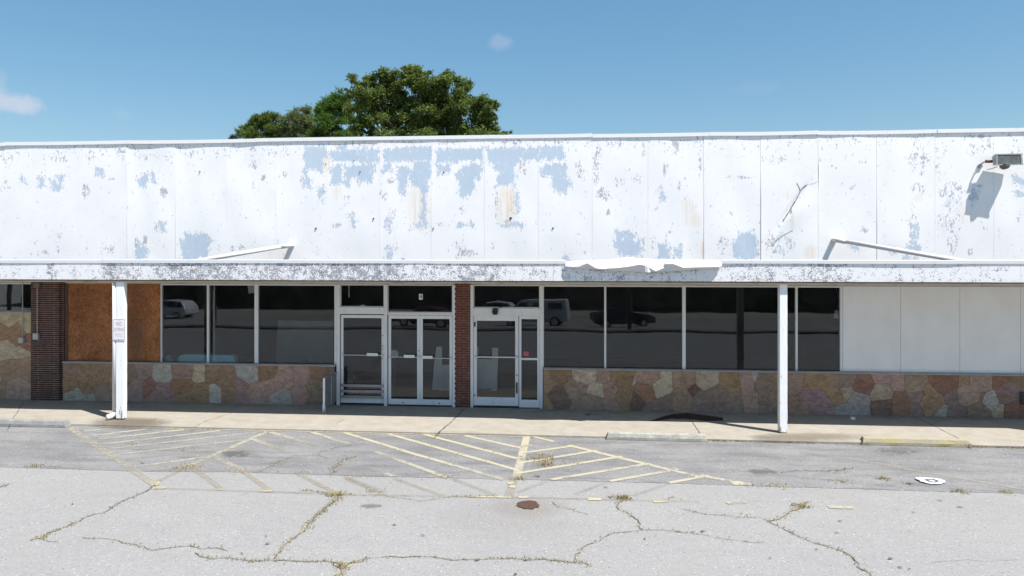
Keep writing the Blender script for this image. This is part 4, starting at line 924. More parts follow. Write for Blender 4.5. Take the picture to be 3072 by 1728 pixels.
mb = MB(); mb.box(PX(856), PX(967), -.03, .08, .002, .03); mb.box(PX(975), PX(1139), -.03, .08, .002, .02); mb.box(PX(1191), PX(1358), -.03, .08, .0025, .02); mb.build('threshold', plain('dark_threshold', (.06, .06, .062), .5, .3), B)

# ================================================================== THINGS ON THE FACADE AND CANOPY
# posts
def post(name, label, x0, x1, ybase, depth, xlean=0):
    a = G(x0, ybase, 0); Y0 = a.y
    xa, xb = PX(x0, Y0), PX(x1, Y0)
    p = thing(name, label, 'post', ((xa+xb)/2, Y0+depth/2, 0), 'canopy posts')
    mb = MB(); rr = random.Random(int(x0)); n = 30
    for k in range(n+1):
        z = .015+2.9*k/n
        j = (rr.uniform(-.004, .003) if k < 4 else rr.uniform(-.0015, .0015))
        rag = .016*rr.random() if k == 0 else 0
        for (xx, yy) in ((xa, Y0), (xb, Y0), (xb, Y0+depth), (xa, Y0+depth)): mb.v.append((xx+(j if xx == xb else -j*.5), yy, z+rag*rr.random()))
    for k in range(n):
        for q in range(4): mb.f.append((k*4+q, k*4+(q+1) % 4, k*4+4+(q+1) % 4, k*4+4+q))
    mb.f += [(3,2,1,0), tuple(n*4+q for q in range(4))]; mb.mi = [0]*len(mb.f)
    mb.build('shaft', POSTW, p, bevel=.006)
    mb = MB(); mb.box(xa+.02, xb-.02, Y0+.02, Y0+depth-.02, .001, .03); mb.build('foot', plain('rusty_post_foot', (.10, .06, .04), .8), p)
    return p, xa, xb, Y0
p1, xa1, xb1, Yp1 = post('canopy_post', 'wider chipped white post carrying the no loitering sign', 291.5, 311.5, 1056, .115)
p2, xa2, xb2, Yp2 = post('canopy_post', 'slimmer chipped white post in front of the right windows', 1961.5, 1981, 1090, .15)
# a third post stands just outside the right edge; its shadow falls across the sidewalk
p3, xa3, xb3, Yp3 = post('canopy_post', 'white post past the right end, its shadow crossing the sidewalk', 2785, 2806, 1108, .15)
# downspout
cx_ = xa1-.052
ds = thing('downspout', 'white plastic drain pipe strapped beside the left post with elbow at its foot', 'pipe', (cx_, Yp1+.07, 0))
mb = MB(); mb.tube([(cx_, Yp1+.04, 2.95), (cx_, Yp1+.04, .14)], .047, 16); mb.build('pipe', PVC, ds, smooth=True)
mb = MB(); mb.tube([(cx_, Yp1+.04, .16), (cx_-.012, Yp1+.03, .11), (cx_-.045, Yp1-.005, .075), (cx_-.10, Yp1-.07, .062)], .056, 16, cap=False); mb.tube([(cx_-.10, Yp1-.07, .062), (cx_-.105, Yp1-.077, .061), (cx_-.09, Yp1-.055, .064), (cx_-.05, Yp1+.005, .072)], [.056, .047, .046, .045], 16, cap=False); mb.build('elbow', PVC, ds, smooth=True, fix=False)
# sign
sx0, sx1 = PX(283.5, Yp1-.01), PX(315.5, Yp1-.01); sz1, sz0 = P(300, 801.5, Yp1-.01).z, P(300, 856, Yp1-.01).z; scx = (sx0+sx1)/2
sg = thing('no_loitering_sign', 'faded white NO LOITERING sign fixed to the left canopy post', 'sign', (scx, Yp1-.012, sz0))
def rrect(x0, x1, z0, z1, r, n=5):
    out = []
    for cx, cz, a0 in ((x1-r, z1-r, 0), (x0+r, z1-r, 90), (x0+r, z0+r, 180), (x1-r, z0+r, 270)):
        for k in range(n+1): t = R(a0+90*k/n); out.append((cx+r*math.cos(t), cz+r*math.sin(t)))
    return out
mb = MB(); mb.prism(rrect(sx0, sx1, sz0, sz1, .03), 'y', Yp1-.014, Yp1-.010); mb.build('plate', plain('white_sign_plate', (.80, .75, .78), .5, 0, .03), sg)
FADED = plain('faded_grey_lettering', (.36, .33, .37), .6, 0, .15, 30); FRED = plain('faded_pink_lettering', (.50, .40, .42), .6, 0, .15, 30)
mb = MB(); o_ = rrect(sx0+.012, sx1-.012, sz0+.012, sz1-.012, .022); i_ = rrect(sx0+.019, sx1-.019, sz0+.019, sz1-.019, .016); n = len(o_)
mb.add([(p[0], Yp1-.0155, p[1]) for p in o_]+[(p[0], Yp1-.0155, p[1]) for p in i_], [(k, (k+1) % n, n+(k+1) % n, n+k) for k in range(n)]); mb.build('border', FADED, sg, fix=False)
sh = sz1-sz0; mb = MB(); text_on(mb, 'NO', .115, scx, Yp1-.0155, sz0+sh*.755, .72); mb.build('lettering', FADED, sg, fix=False)
mb = MB(); text_on(mb, 'LOITERING', .098, scx, Yp1-.0155, sz0+sh*.50, .52); mb.build('lettering', FRED, sg, fix=False)
mb = MB()
for k, zz in enumerate((.30, .255, .20, .155)):
    x = scx-.085
    while x < scx+.085:
        wv = random.uniform(.012, .03); mb.box(x, min(x+wv, scx+.09), Yp1-.0153, Yp1-.0142, sz0+sh*zz, sz0+sh*zz+.010); x += wv+.008
mb.build('small_print', plain('faded_small_print', (.58, .55, .57), .6), sg)
BOLTM = plain('bolt_steel', (.3, .3, .3), .4, .8)
for z in (sz0+.03, sz1-.035): mb = MB(); mb.tube([(scx, Yp1-.02, z), (scx, Yp1-.013, z)], .006, 8); mb.build('bolt', BOLTM, sg)

# drain pipes running from the parapet onto the canopy roof
def drain(name, label, wx, wz, ex, ey, Ye):
    w_ = P(wx, wz, 0); e_ = P(ex, ey, Ye); t = thing(name, label, 'pipe', (w_.x, 0, w_.z), 'drain pipes over the canopy')
    el = Vector((w_.x, -.16, w_.z)); d = (e_-el).normalized()
    mb = MB(); mb.tube([(w_.x, .02, w_.z), (w_.x, -.05, w_.z)], .06, 16); mb.build('collar', PVC, t, smooth=True)
    mb = MB(); mb.tube([(w_.x, -.04, w_.z), (w_.x, -.11, w_.z), el+Vector((0, .01, 0))+d*.015, el+d*.07, el+d*.18], .056, 16); mb.build('elbow', PVC, t, smooth=True)
    mb = MB(); mb.tube([el+d*.12, e_], .047, 16); mb.build('pipe', PVC, t, smooth=True)
drain('drain_pipe', 'white drain pipe slanting down to the left across the white wall', 735, 617, 470, 661, -1.25)
drain('drain_pipe', 'white drain pipe slanting down to the right under the floodlight', 2098, 604, 2440, 660, -1.25)

# floodlight
fl0 = P(2502, 404, -.02)
fl = thing('floodlight', 'weathered grey floodlight on an arm near the right end of the parapet', 'lamp', (fl0.x, 0, fl0.z))
GAL = plain('weathered_galvanised_metal', (.33, .335, .33), .5, .4, .2, 14); RUSTM = plain('rusty_knuckle', (.085, .04, .03), .8, 0, .3, 30)
LENS = plain('dusty_lamp_lens', (.13, .14, .13), .22, 0, .35, 9)
hc = P(2531, 404, -.185)
rot = Matrix.Rotation(R(-3), 3, 'Z') @ Matrix.Rotation(R(-5), 3, 'X')
def fb(sx_, sy_, sz_, off): return hc + rot @ Vector(off)
mb = MB()   # tapered housing: wide front, narrower back
hw, hh = .265, .12
fr = [(-hw+.03, -.11, -hh), (hw-.04, -.11, -hh), (hw, -.11, hh), (-hw, -.11, hh)]; bk = [(-hw*.85, .08, -hh*.7), (hw*.8, .08, -hh*.7), (hw*.85, .08, hh*.9), (-hw*.9, .08, hh*.9)]
mb.add([hc+rot @ Vector(p) for p in fr+bk], [(4,5,6,7),(0,4,7,3),(1,2,6,5),(3,7,6,2),(0,1,5,4),(0,3,2,1)]); mb.build('housing', GAL, fl, bevel=.008)
mb = MB()
for a_, b_, c_, d_ in ((-hw, hw, hh-.022, hh), (-hw, hw, -hh, -hh+.022), (-hw+.01, -hw+.04, -hh+.022, hh-.022), (hw-.045, hw-.01, -hh+.022, hh-.022)):
    mb.obox(hc+rot @ Vector(((a_+b_)/2, -.119, (c_+d_)/2)), b_-a_, .016, d_-c_, rot)
mb.build('lens_frame', GAL, fl)
mb = MB(); mb.obox(hc+rot @ Vector((0, -.1135, 0)), 2*hw-.07, .006, 2*hh-.05, rot); mb.build('lens', LENS, fl)
mb = MB(); mb.tube([hc+rot @ Vector((-.06, -.06, -hh+.03)), hc+rot @ Vector((-.06, -.06, -hh-.03)), hc+rot @ Vector((-.05, -.06, -hh-.075))], [.10, .095, .05], 14); mb.build('photocell', plain('grey_photocell', (.10, .105, .11), .5), fl, smooth=False, bevel=.01)
kn = P(2487, 406, -.17)
mb = MB(); mb.tube([kn+Vector((-.06, 0, 0)), kn+Vector((.07, .01, 0))], .032, 12); mb.build('knuckle', RUSTM, fl)
mb = MB(); mb.tube([kn+Vector((-.05, 0, 0)), kn+Vector((-.09, .05, -.02)), kn+Vector((-.11, .10, -.05)), Vector((kn.x-.09, -.012, kn.z-.08))], .016, 10); mb.build('arm', GAL, fl, smooth=True)
mb = MB(); mb.tube([hc+rot @ Vector((-.16, .02, -hh)), hc+rot @ Vector((-.24, .05, -hh-.03)), (hc.x-.29, -.02, hc.z-.17)], .008, 8); mb.build('cable', GAL, fl)
mb = MB(); mb.tube([(kn.x-.09, -.03, kn.z-.08), (kn.x-.09, -.002, kn.z-.08)], .05, 14); mb.build('wall_plate', GAL, fl)

# wheel stops
def mat_stop(name, c, pc, amt):
    m = M(name); n = m.noise(5, 7, .66); f = m.rng(m.noise(40, 5, .6), .3, .7, .82, 1.14)
    cc = m.mix(m.math('MULTIPLY', m.rng(n, .46, .6), amt), c, pc); m.bsdf(m.mul(cc, f), .9, 0, m.bump(m.noise(50, 5, .65), .3, .006), spec=.2); return m.m
def wheelstop(label, x0, x1, y1, mat, rz=0):
    a = G(x0, y1, GZ); b = G(x1, y1, GZ); L = abs(b.x-a.x); c = Vector(((a.x+b.x)/2, max(a.y, b.y)*.5+min(a.y, b.y)*.5+.045, GZ))
    n = 14; pr = [(-.085, .004), (-.085, .06), (-.06, .125), (-.04, .14), (.04, .14), (.06, .125), (.085, .06), (.085, .004)]
    mb = MB(); rr = random.Random(int(x0)); k0 = len(pr)
    for k in range(n+1):
        t = k/n; e = .06 if k in (0, n) else 0
        for q, (yy, zz) in enumerate(pr):
            top = zz > .05
            xx = c.x-L/2+L*t
            if k == 0 and top: xx += .05*(zz/.14)
            if k == n and top: xx -= .05*(zz/.14)
            mb.v.append((xx, c.y+yy+rr.uniform(-.004, .004), GZ+zz+rr.uniform(-.003, .003)*top))
    for k in range(n):
        for q in range(k0): mb.f.append((k*k0+q, k*k0+(q+1) % k0, (k+1)*k0+(q+1) % k0, (k+1)*k0+q))
    mb.f += [tuple(range(k0)), tuple(n*k0+q for q in range(k0))[::-1]]; mb.mi = [0]*len(mb.f)
    o = mb.build('wheel_stop', mat, None, bevel=.008); tag(o, label, 'wheel stop', 'concrete wheel stops')
wheelstop('grey concrete wheel stop near the left post', -95, 178, 1073, mat_stop('grey_wheel_stop_concrete', (.235, .24, .235), (.30, .30, .28), .7))
wheelstop('pale concrete wheel stop with white paint remains, left of the slim post', 1524, 1779, 1109, mat_stop('pale_wheel_stop_concrete', (.30, .295, .265), (.40, .385, .33), .8))
wheelstop('concrete wheel stop with worn yellow paint, right of the slim post', 2170, 2436, 1122, mat_stop('yellow_wheel_stop_paint', (.33, .30, .23), (.36, .305, .15), .9))

# guard rail of the automatic door
gp = G(815, 1036, 0); gt = .74
gr_ = thing('door_guard_rail', 'grey door guard rail with thin white post beside the entrance', 'railing', (gp.x, gp.y, 0))
gxj = PX(846, -.06)
mb = MB(); mb.tube([(gp.x, gp.y, .10), (gp.x, gp.y, gt)], .024, 12); mb.build('post', POSTW, gr_)
mb = MB(); mb.tube([(gp.x, gp.y, .003), (gp.x, gp.y, .03), (gp.x, gp.y, .03), (gp.x, gp.y, .16)], [.042, .04, .034, .031], 14); mb.build('foot', POSTW, gr_)
A, C_ = Vector((gp.x, gp.y, gt)), Vector((gxj, -.06, gt+.01))
mb = MB(); mb.tube([A, C_], .022, 10); mb.build('top_rail', plain('grey_rail_tube', (.25, .25, .26), .5, .3), gr_)
def slab(mb, p, q, th, z0, z1):
    d = (q-p); d.z = 0; d.normalize(); nr = Vector((-d.y, d.x, 0))*th/2
    mb.add([(p.x+s*nr.x, p.y+s*nr.y, z) for z in (z0, z1) for p, s in ((p, -1), (q, -1), (q, 1), (p, 1))] if False else [Vector((pp.x+s*nr.x, pp.y+s*nr.y, z)) for z in (z0, z1) for pp, s in ((p, -1), (q, -1), (q, 1), (p, 1))], [(0,1,2,3),(4,5,6,7),(0,1,5,4),(1,2,6,5),(2,3,7,6),(3,0,4,7)])
mb = MB(); slab(mb, A.lerp(C_, .08), A.lerp(C_, .98), .012, .09, gt-.02); mb.build('panel', plain('grey_guard_panel', (.17, .18, .19), .55, 0, .2, 6), gr_)
mb = MB(); mm_ = A.lerp(C_, .55); slab(mb, mm_, mm_+(C_-A)*.012, .022, .09, gt-.02); mb.build('stile', ALU, gr_)

# electrical boxes
def jbox(label, x, ytop, ybot, Yw, bw, bh, topbox):
    p = P(x, ybot, Yw-.04); t = thing('junction_box', label, 'electrical box', (p.x, Yw, p.z), 'junction boxes with conduit')
    mb = MB(); mb.box(p.x-bw/2, p.x+bw/2, Yw-.075, Yw-.012, p.z-bh/2, p.z+bh/2); mb.build('box', plain('grey_box', (.42, .43, .43), .5, .2), t, bevel=.006)
    z1 = 2.95 if not topbox else P(x, 722, Yw).z
    mb = MB(); mb.tube([(p.x+.02, Yw-.03, p.z+bh/2), (p.x+.02, Yw-.03, z1)], .012, 8); mb.build('conduit', plain('grey_conduit', (.34, .34, .34), .5, .3), t)
    if topbox:
        mb = MB(); mb.box(p.x-.03, p.x+.11, Yw-.09, Yw-.012, z1-.02, z1+.10); mb.build('upper_box', plain('brown_painted_box', (.16, .12, .10), .6), t, bevel=.006)
jbox('rectangular grey switch box with conduit on the dark brick pier', 91, 722, 846, -.13, .13, .15, True)
jbox('small round-edged grey box with conduit on the tall stone wall', 54, 715, 856, -.115, .12, .13, False)
# vent in the stone base at the right edge
v0 = P(2566, 985, -.11); v1 = P(2598, 1018, -.11)
vt = thing('wall_vent', 'dark vent set low in the stone base at the right end', 'vent', (v0.x, -.12, v1.z))
mb = MB(); mb.box(v0.x, v1.x, -.128, -.112, v1.z, v0.z); mb.build('cover', BLACKP, vt)
mb = MB()
for k in range(5): z = v1.z+.03+k*.05; mb.box(v0.x+.02, v1.x-.02, -.136, -.129, z, z+.02)
mb.build('louvre', plain('dark_louvre', (.05, .05, .05), .5), vt)
# motion sensor over the right entrance
q = P(1246, 783, -.06); ms = thing('motion_sensor', 'black motion sensor on the header above the right entrance', 'sensor', (q.x, -.06, q.z))
mb = MB(); mb.prism([(q.x-.045, q.z-.075), (q.x+.045, q.z-.075), (q.x+.065, q.z-.04), (q.x+.065, q.z+.04), (q.x+.04, q.z+.075), (q.x-.04, q.z+.075), (q.x-.065, q.z+.04), (q.x-.065, q.z-.04)], 'y', -.12, -.061); mb.build('case', BLACKP, ms, bevel=.008)
mb = MB(); mb.prism([(q.x-.03, q.z-.05), (q.x+.03, q.z-.05), (q.x+.03, q.z+.01), (q.x-.03, q.z+.01)], 'y', -.13, -.121); mb.build('eye', plain('smoked_eye', (.006, .006, .008), .15), ms)
mb = MB(); mb.tube([(q.x+.06, -.075, q.z+.04), (q.x+.10, -.07, q.z+.09), (q.x+.16, -.065, q.z+.10)], .006, 8); mb.build('wire', BLACKP, ms)
# number 4 on the transom
q = P(1058.5, 746.5, .015); nf = thing('number_sticker', 'white sticker with black number 4 on the transom glass', 'sticker', (q.x, .012, q.z))
mb = MB(); mb.box(q.x-.042, q.x+.042, .0185, .0205, q.z-.066, q.z+.066); mb.build('label', plain('white_sticker', (.8, .8, .78), .5, 0, .03), nf)
mb = MB(); text_on(mb, '4', .17, q.x, .0175, q.z, .8); mb.build('numeral', plain('black_numeral', (.01, .01, .01), .5), nf, fix=False)
# stickers
def sticker(label, x, y, w_, h_, c, Yv, name='sticker', cat='sticker', rotd=0):
    q = P(x, y, Yv); ca, sa = math.cos(R(rotd)), math.sin(R(rotd)); mb = MB()
    c4 = [(q.x+a*ca-b*sa, q.z+a*sa+b*ca) for a, b in ((-w_/2, -h_/2), (w_/2, -h_/2), (w_/2, h_/2), (-w_/2, h_/2))]
    mb.prism(c4, 'y', Yv-.001, Yv+.001)
    o = mb.build(name, plain(name+'_paper', c, .6, 0, .2, 40)); return tag(o, label, cat)
sticker('torn red and white sticker on the narrow sidelight glass', 1323, 890, .12, .10, (.50, .10, .12), .007, rotd=-4)
sticker('small scraped white sticker low on the left transom', 913, 769, .10, .035, (.55, .56, .56), .018)
sticker('white paper sheet hanging crooked inside the left window top', 634, 724, .20, .24, (.52, .50, .47), .12, 'paper_sheet', 'paper', 9)

# items inside the shop
def things_inside():
    TEAL = plain('teal_vinyl', (.42, .76, .80), .5, 0, .06, 3)
    a, b = PX(455, .55), PX(597, .55); z1 = P(520, 891, .55).z
    t = thing('teal_sofa', 'pale teal sofa with its back to the left window', 'sofa', ((a+b)/2, .6, 0))
    mb = MB(); pr = rrect(a, b, .30, z1, .10, 6); mb.prism(pr, 'y', .40, .62); mb.build('backrest', TEAL, t, bevel=.03)
    mb = MB(); mb.box(a+.05, b-.05, .62, 1.25, .12, .45); mb.build('seat', TEAL, t, bevel=.03)
    q = P(424, 905, .5); t2 = thing('teal_cushion', 'small teal cushion corner showing left of the sofa', 'cushion', (q.x, .5, .9))
    mb = MB(); mb.prism([(q.x-.10, .60), (q.x+.24, .60), (q.x+.02, q.z+.10), (q.x-.05, q.z+.11)], 'y', .44, .58); mb.build('cover', TEAL, t2, bevel=.02)
    mb = MB(); mb.box(q.x-.16, q.x+.28, .40, .80, .012, .60); mb.build('stool', plain('dark_stool', (.05, .04, .04), .6), t2)
    # boards leaning behind the doors
    WB = plain('white_shelf_board', (.66, .66, .64), .6, 0, .1, 3)
    def lean(name, label, pts, Yb, cat):
        pp = [P(x, y, Yb) for x, y in pts]; pp = [(p.x, max(.013, p.z)) for p in pp]
        mb = MB(); mb.prism(pp, 'y', Yb, Yb+.03); o = mb.build(name, WB); tag(o, label, cat, 'white boards leaning inside')
    lean('display_board', 'white cut-out board behind the double doors', [(1087,980),(1092,915),(1098,872),(1112,872),(1112,918),(1144,918),(1146,984)], 1.0, 'board')
    lean('display_board', 'white H-shaped board behind the right single door', [(1190,977),(1190,873),(1203,873),(1203,903),(1238,903),(1238,875),(1253,875),(1250,984),(1236,984),(1236,978)], .8, 'board')
    WB = plain('dim_grey_panel', (.16, .16, .165), .7, 0, .1, 3)
    lean('display_board', 'large dim grey panel standing inside the widest left window', [(694,916),(699,806),(838,808),(838,930),(694,930)], 1.3, 'board')
    WB = bpy.data.materials['white_shelf_board']
    q = P(990, 889, .5); t3 = thing('helmet_shaped_bag', 'crumpled white bag on a stand inside the double doors', 'bag', (q.x, .5, q.z-.1))
    mb = MB(); mb.prism([(q.x-.16, q.z-.09), (q.x+.10, q.z-.10), (q.x+.14, q.z-.02), (q.x+.10, q.z+.07), (q.x, q.z+.10), (q.x-.10, q.z+.06), (q.x-.16, q.z+.05)], 'y', .42, .58); mb.build('bag', plain('white_bag', (.68, .68, .62), .6), t3, bevel=.03)
    mb = MB(); mb.tube([(q.x, .5, .012), (q.x, .5, q.z-.09)], .03, 8); mb.build('stand', BLACKP, t3)
    q = P(868, 960, .7); t4 = thing('office_chair', 'black chair behind the left single door', 'chair', (q.x, .8, 0))
    mb = MB(); mb.prism(rrect(q.x-.22, q.x+.22, .55, P(868, 932, .7).z, .12), 'y', .66, .74); mb.build('backrest', BLACKP, t4, bevel=.02)
    mb = MB(); mb.box(q.x-.24, q.x+.24, .74, 1.2, .42, .52); mb.build('seat', BLACKP, t4, bevel=.02)
    for sx_ in (-.2, .2):
        for yy in (.76, 1.16): mb = MB(); mb.tube([(q.x+sx_, yy, .012), (q.x+sx_, yy, .42)], .016, 8); mb.build('leg', BLACKP, t4)
    q = P(2105, 790, .25); t5 = thing('hanging_lamp', 'small white lamp hanging on a cord inside the rightmost window', 'lamp', (q.x, .25, q.z))
    mb = MB(); mb.tube([(q.x, .25, q.z-.09), (q.x, .25, q.z+.08)], [.07, .04], 12); mb.build('shade', plain('white_lamp_shade', (.6, .6, .58), .5), t5)
    mb = MB(); mb.tube([(q.x, .25, q.z+.08), (q.x+.05, .25, q.z+.3), (q.x-.02, .25, q.z+.6), (q.x+.02, .25, 3.05)], .005, 6); mb.build('cord', ALU2, t5)
    q = P(878, 735, .12); mb = MB(); mb.box(q.x-.012, q.x+.012, .11, .13, q.z-.12, 2.9); o = mb.build('hanging_strip', WB); tag(o, 'thin white strip hanging inside the left transom', 'strip')
    q = P(760, 900, .3); mb = MB(); mb.prism([(q.x-.2, .905), (q.x+.22, .905), (q.x+.05, .985)], 'y', .30, .42); mb.box(q.x-.5, q.x+.5, .2, .6, .012, .90); 
    o = mb.build('display_ledge', plain('dark_ledge', (.09, .09, .09), .7)); tag(o, 'low dark display ledge with folded card inside the widest left window', 'ledge')
things_inside()

# litter
q = G(2341, 1212, GZ); lit = thing('paper_plate', 'flattened white paper plate lying on the asphalt', 'litter', (q.x, q.y, GZ))
mb = MB(); n = 30; rr = random.Random(2)
ring = [(0, .028), (.085, .018), (.125, .024), (.19, .020)]
for r_, z in ring[1:]:
    for k in range(n):
        t = 6.2832*k/n; ra = r_*(1+.05*math.sin(3*t+1)+(.06*rr.uniform(-1, 1) if r_ > .15 else 0)); mb.v.append((q.x+ra*1.06*math.cos(t), q.y+ra*.92*math.sin(t), GZ+z+.005*math.sin(2*t+r_*9)+.006*rr.random()))
mb.v.append((q.x, q.y, GZ+.021))
for l in range(2):
    for k in range(n): mb.f.append((l*n+k, l*n+(k+1) % n, (l+1)*n+(k+1) % n, (l+1)*n+k))
for k in range(n): mb.f.append((3*n, k, (k+1) % n))
mb.mi = [0]*len(mb.f); mb.build('plate', plain('white_paper', (.50, .50, .52), .7, 0, .1, 12), lit, smooth=True, fix=False)
mb = MB(); rr = random.Random(9)
for k in range(8):
    t = rr.uniform(0, 6.28); r0 = rr.uniform(.03, .10); mb.obox((q.x+r0*math.cos(t), q.y+r0*math.sin(t), GZ+.031), rr.uniform(.02, .04), .005, .001, Matrix.Rotation(t+1.57, 3, 'Z'))
mb.build('print', plain('faded_grey_print', (.40, .40, .42), .7), lit)
mb = MB(); q = G(2146, 1056, 0); mb.add([(q.x-.03, q.y, .004), (q.x+.04, q.y-.02, .006), (q.x+.05, q.y+.02, .05), (q.x-.02, q.y+.03, .06), (q.x-.05, q.y+.04, .02)], [(0,1,2,3),(0,3,4)]); o = mb.build('paper_scrap', plain('white_scrap', (.7, .7, .7), .7), fix=False); tag(o, 'tiny white paper scrap on the sidewalk beside the slim post', 'litter')
q = G(1479, 1044, 0); mb = MB(); mb.obox((q.x, q.y, .008), .10, .03, .012, Matrix.Rotation(.3, 3, 'Z')); o = mb.build('twig', plain('dark_bark_bit', (.03, .025, .02), .9)); tag(o, 'small dark bark chip on the shaded sidewalk by the right entrance', 'litter')
rr = random.Random(21); k = 0
mb = MB()
for g, L in ((g1, [(2560,670),(1955,437),(1700,1015),(1870,890),(1880,945),(510,665),(1000,378)]), (g2, [(1010,1062),(430,812),(630,888),(1025,680),(2190,910),(1915,548),(1280,1160)]), (g3, [(1800,726),(1285,786),(790,1048),(1770,1122),(1707,1112),(320,857),(1640,1050),(2128,688),(1985,642),(1260,870),(1120,985)])):
    for p in g(L):
        q = G(p[0], p[1], GZ); s = rr.uniform(.03, .06)
        a = rr.uniform(0, 3.14); mb.add([(q.x-s*math.cos(a), q.y-s*math.sin(a)*.5, GZ+.013), (q.x+.012, q.y-.014, GZ+.022), (q.x+s*math.cos(a), q.y+s*math.sin(a)*.5, GZ+.014), (q.x-.01, q.y+.016, GZ+.02)], [(0,1,2,3)])
tag(mb.build('dead_leaves', plain('dead_leaf', (.10, .085, .07), .9), fix=False), 'scattered dead leaves on the asphalt', 'leaves', kind='stuff')

# ================================================================== TREES BEHIND THE BUILDING
zt = lambda x, y: ((650+x/2.8)*K, (160+y/2.8)*K)
def tree(name, label, blobs, Yt, leafmat, trunk, per, leaf, kind, limbs=6, seed=1, dep=1.0):
    rr = random.Random(seed); mb = MB(); tint = mb.attr.setdefault('tint', [])
    base = Vector((PX(trunk, Yt), Yt, GZ)); root = thing(name, label, 'tree', base)
    cs = []
    for x, y, r_ in blobs:
        px, py = zt(x, y); c = P(px, py, Yt); rm = r_/2.8*K*(Yt-CY)/FPX
        c.y += rr.uniform(-1, 1)*rm*1.6*dep; f = (c.y-CY)/(Yt-CY); c = Vector((CX+(c.x-CX)*f, c.y, CZ+(c.z-CZ)*f)); cs.append((c, rm))
    for c, rm in cs:
        nsub = 8
        subs = [(c+Vector((rr.gauss(0, .6), rr.gauss(0, .6), rr.gauss(0, .5)))*rm, rm*rr.uniform(.30, .80)) for _ in range(nsub)]
        for s, sr_ in subs:
            tn0 = rr.random()
            for _ in range(int(per*(sr_/.5)**1.6*rr.uniform(.5, 1.3))):
                v = Vector((rr.gauss(0, .52), rr.gauss(0, .52), rr.gauss(0, .38)))*sr_
                p = s+v; L = leaf*rr.uniform(.6, 1.35); vn = (p-c).normalized()
                if kind == 'needle':
                    for _n in range(3):
                        d = (vn*.6+Vector((rr.gauss(0, .8), rr.gauss(0, .8), rr.gauss(.25, .7)))).normalized()*L*1.6; sd_ = d.cross(Vector((rr.random()-.5, rr.random()-.5, rr.random()-.5))).normalized()*L*.13
                        mb.add([p-sd_, p+sd_, p+d+sd_*.4, p+d-sd_*.4], [(0,1,2,3)]); tint += [min(1, max(0, tn0*.5+rr.random()*.5))]*4
                else:
                    nrm = (vn*.6+Vector((rr.gauss(0, .7), rr.gauss(0, .7), rr.gauss(.35, .7)))).normalized(); u = nrm.cross(Vector((rr.random()-.5, rr.random()-.5, rr.random()-.5))).normalized(); w_ = nrm.cross(u)
                    mb.add([p-u*L, p-w_*L*.42, p+u*L, p+w_*L*.42], [(0,1,2,3)]); tint += [min(1, max(0, tn0*.5+rr.random()*.5))]*4
    mb.build('crown', leafmat, root, fix=False)
    tb = MB(); top = Vector((base.x+.2, Yt, max(c.z for c, _ in cs)-1.6))
    path = [base, base.lerp(top, .3)+Vector((.15, 0, 0)), base.lerp(top, .6)+Vector((-.1, .1, 0)), top]
    r0 = .34 if kind != 'needle' else .2
    tb.tube(path, [r0, r0*.8, r0*.55, r0*.15], 10)
    for c, rm in sorted(cs, key=lambda q: -q[1])[:limbs*3] if limbs > 8 else cs[::max(1, len(cs)//limbs)]:
        t = rr.uniform(.3, .75); s = base.lerp(top, t); mid = s.lerp(c, .5)+Vector((rr.uniform(-.3, .3), rr.uniform(-.3, .3), -.2))
        tb.tube([s, mid, c, c+Vector((rr.uniform(-.3, .3), 0, .4))*rm], [.075, .045, .02, .006], 6)
    tb.build('trunk', BARK, root, smooth=True)
    return root
oak = [(1600,130,46),(1590,190,62),(1740,165,52),(1400,205,62),(1215,245,62),(1330,250,72),(1490,255,80),(1950,205,60),(2040,255,72),(1880,270,76),(2100,290,44),(1700,275,96),(1180,350,66),(1120,335,34),(1300,350,96),(1450,385,90),(1560,410,80),(1800,400,96),(1950,390,100),(2100,380,86),(2240,420,54),(2335,430,44),(1200,460,86),(1340,490,86),(1520,500,86),(1700,500,96),(1880,520,100),(2050,500,100),(2200,500,76),(2310,535,44),(1230,565,72),(1190,650,56),(1400,570,70),(1470,625,80),(1550,650,56),(1740,620,80),(1900,650,90),(2050,640,90),(2200,620,86),(2325,640,52),(2400,668,34),(1300,690,36),(1740,350,50),(1620,540,70),
 (1650,200,60),(1850,330,70),(1500,320,70),(1250,400,60),(2000,450,70),(1650,460,70),(1350,560,60),(1980,560,70),(1700,570,60),(1800,450,60),
 (1250,760,80),(1400,760,100),(1600,780,100),(1800,760,110),(2000,760,110),(2200,740,100),(2350,740,70),(1500,880,110),(1800,880,120),(2050,870,110),(2250,840,80),(1400,960,110),(1650,1000,120),(1950,1000,120),(2200,950,100)]
tree('oak_tree', 'large dark green broadleaf oak rising behind the roof', oak, 24, mat_leaf('oak_leaves', (.066, .104, .028), (.185, .235, .065), .42), 1075, 620, .085, 'leaf', 10, 4)
pine1 = [(1000,385,52),(945,430,66),(1060,430,60),(900,480,54),(1000,490,76),(1080,520,50),(890,560,50),(970,590,60),(930,640,44),(1060,620,56),(1130,660,40),(860,650,40),(900,720,60),(1040,720,60),(1150,720,50),(960,800,70),(900,900,80),(1050,880,80),(980,1010,90),(1100,1000,70),(860,1010,70)]
tree('pine_tree', 'bright green rounded pine just left of the oak', pine1, 31, mat_leaf('bright_pine_needles', (.065, .125, .02), (.14, .225, .05), .4), 830, 260, .14, 'needle', 8, 5)
pine2 = [(735,500,40),(780,490,42),(660,520,44),(700,570,66),(620,570,50),(790,560,40),(560,560,30),(740,640,50),(800,640,40),(640,650,60),(700,720,70),(580,650,44),(640,820,70),(760,830,60),(700,930,80),(620,980,60)]
tree('pine_tree', 'sparse grey-green pine between the two other pines', pine2, 33, mat_leaf('grey_pine_needles', (.10, .135, .05), (.20, .235, .10), .4), 790, 150, .14, 'needle', 14, 6)
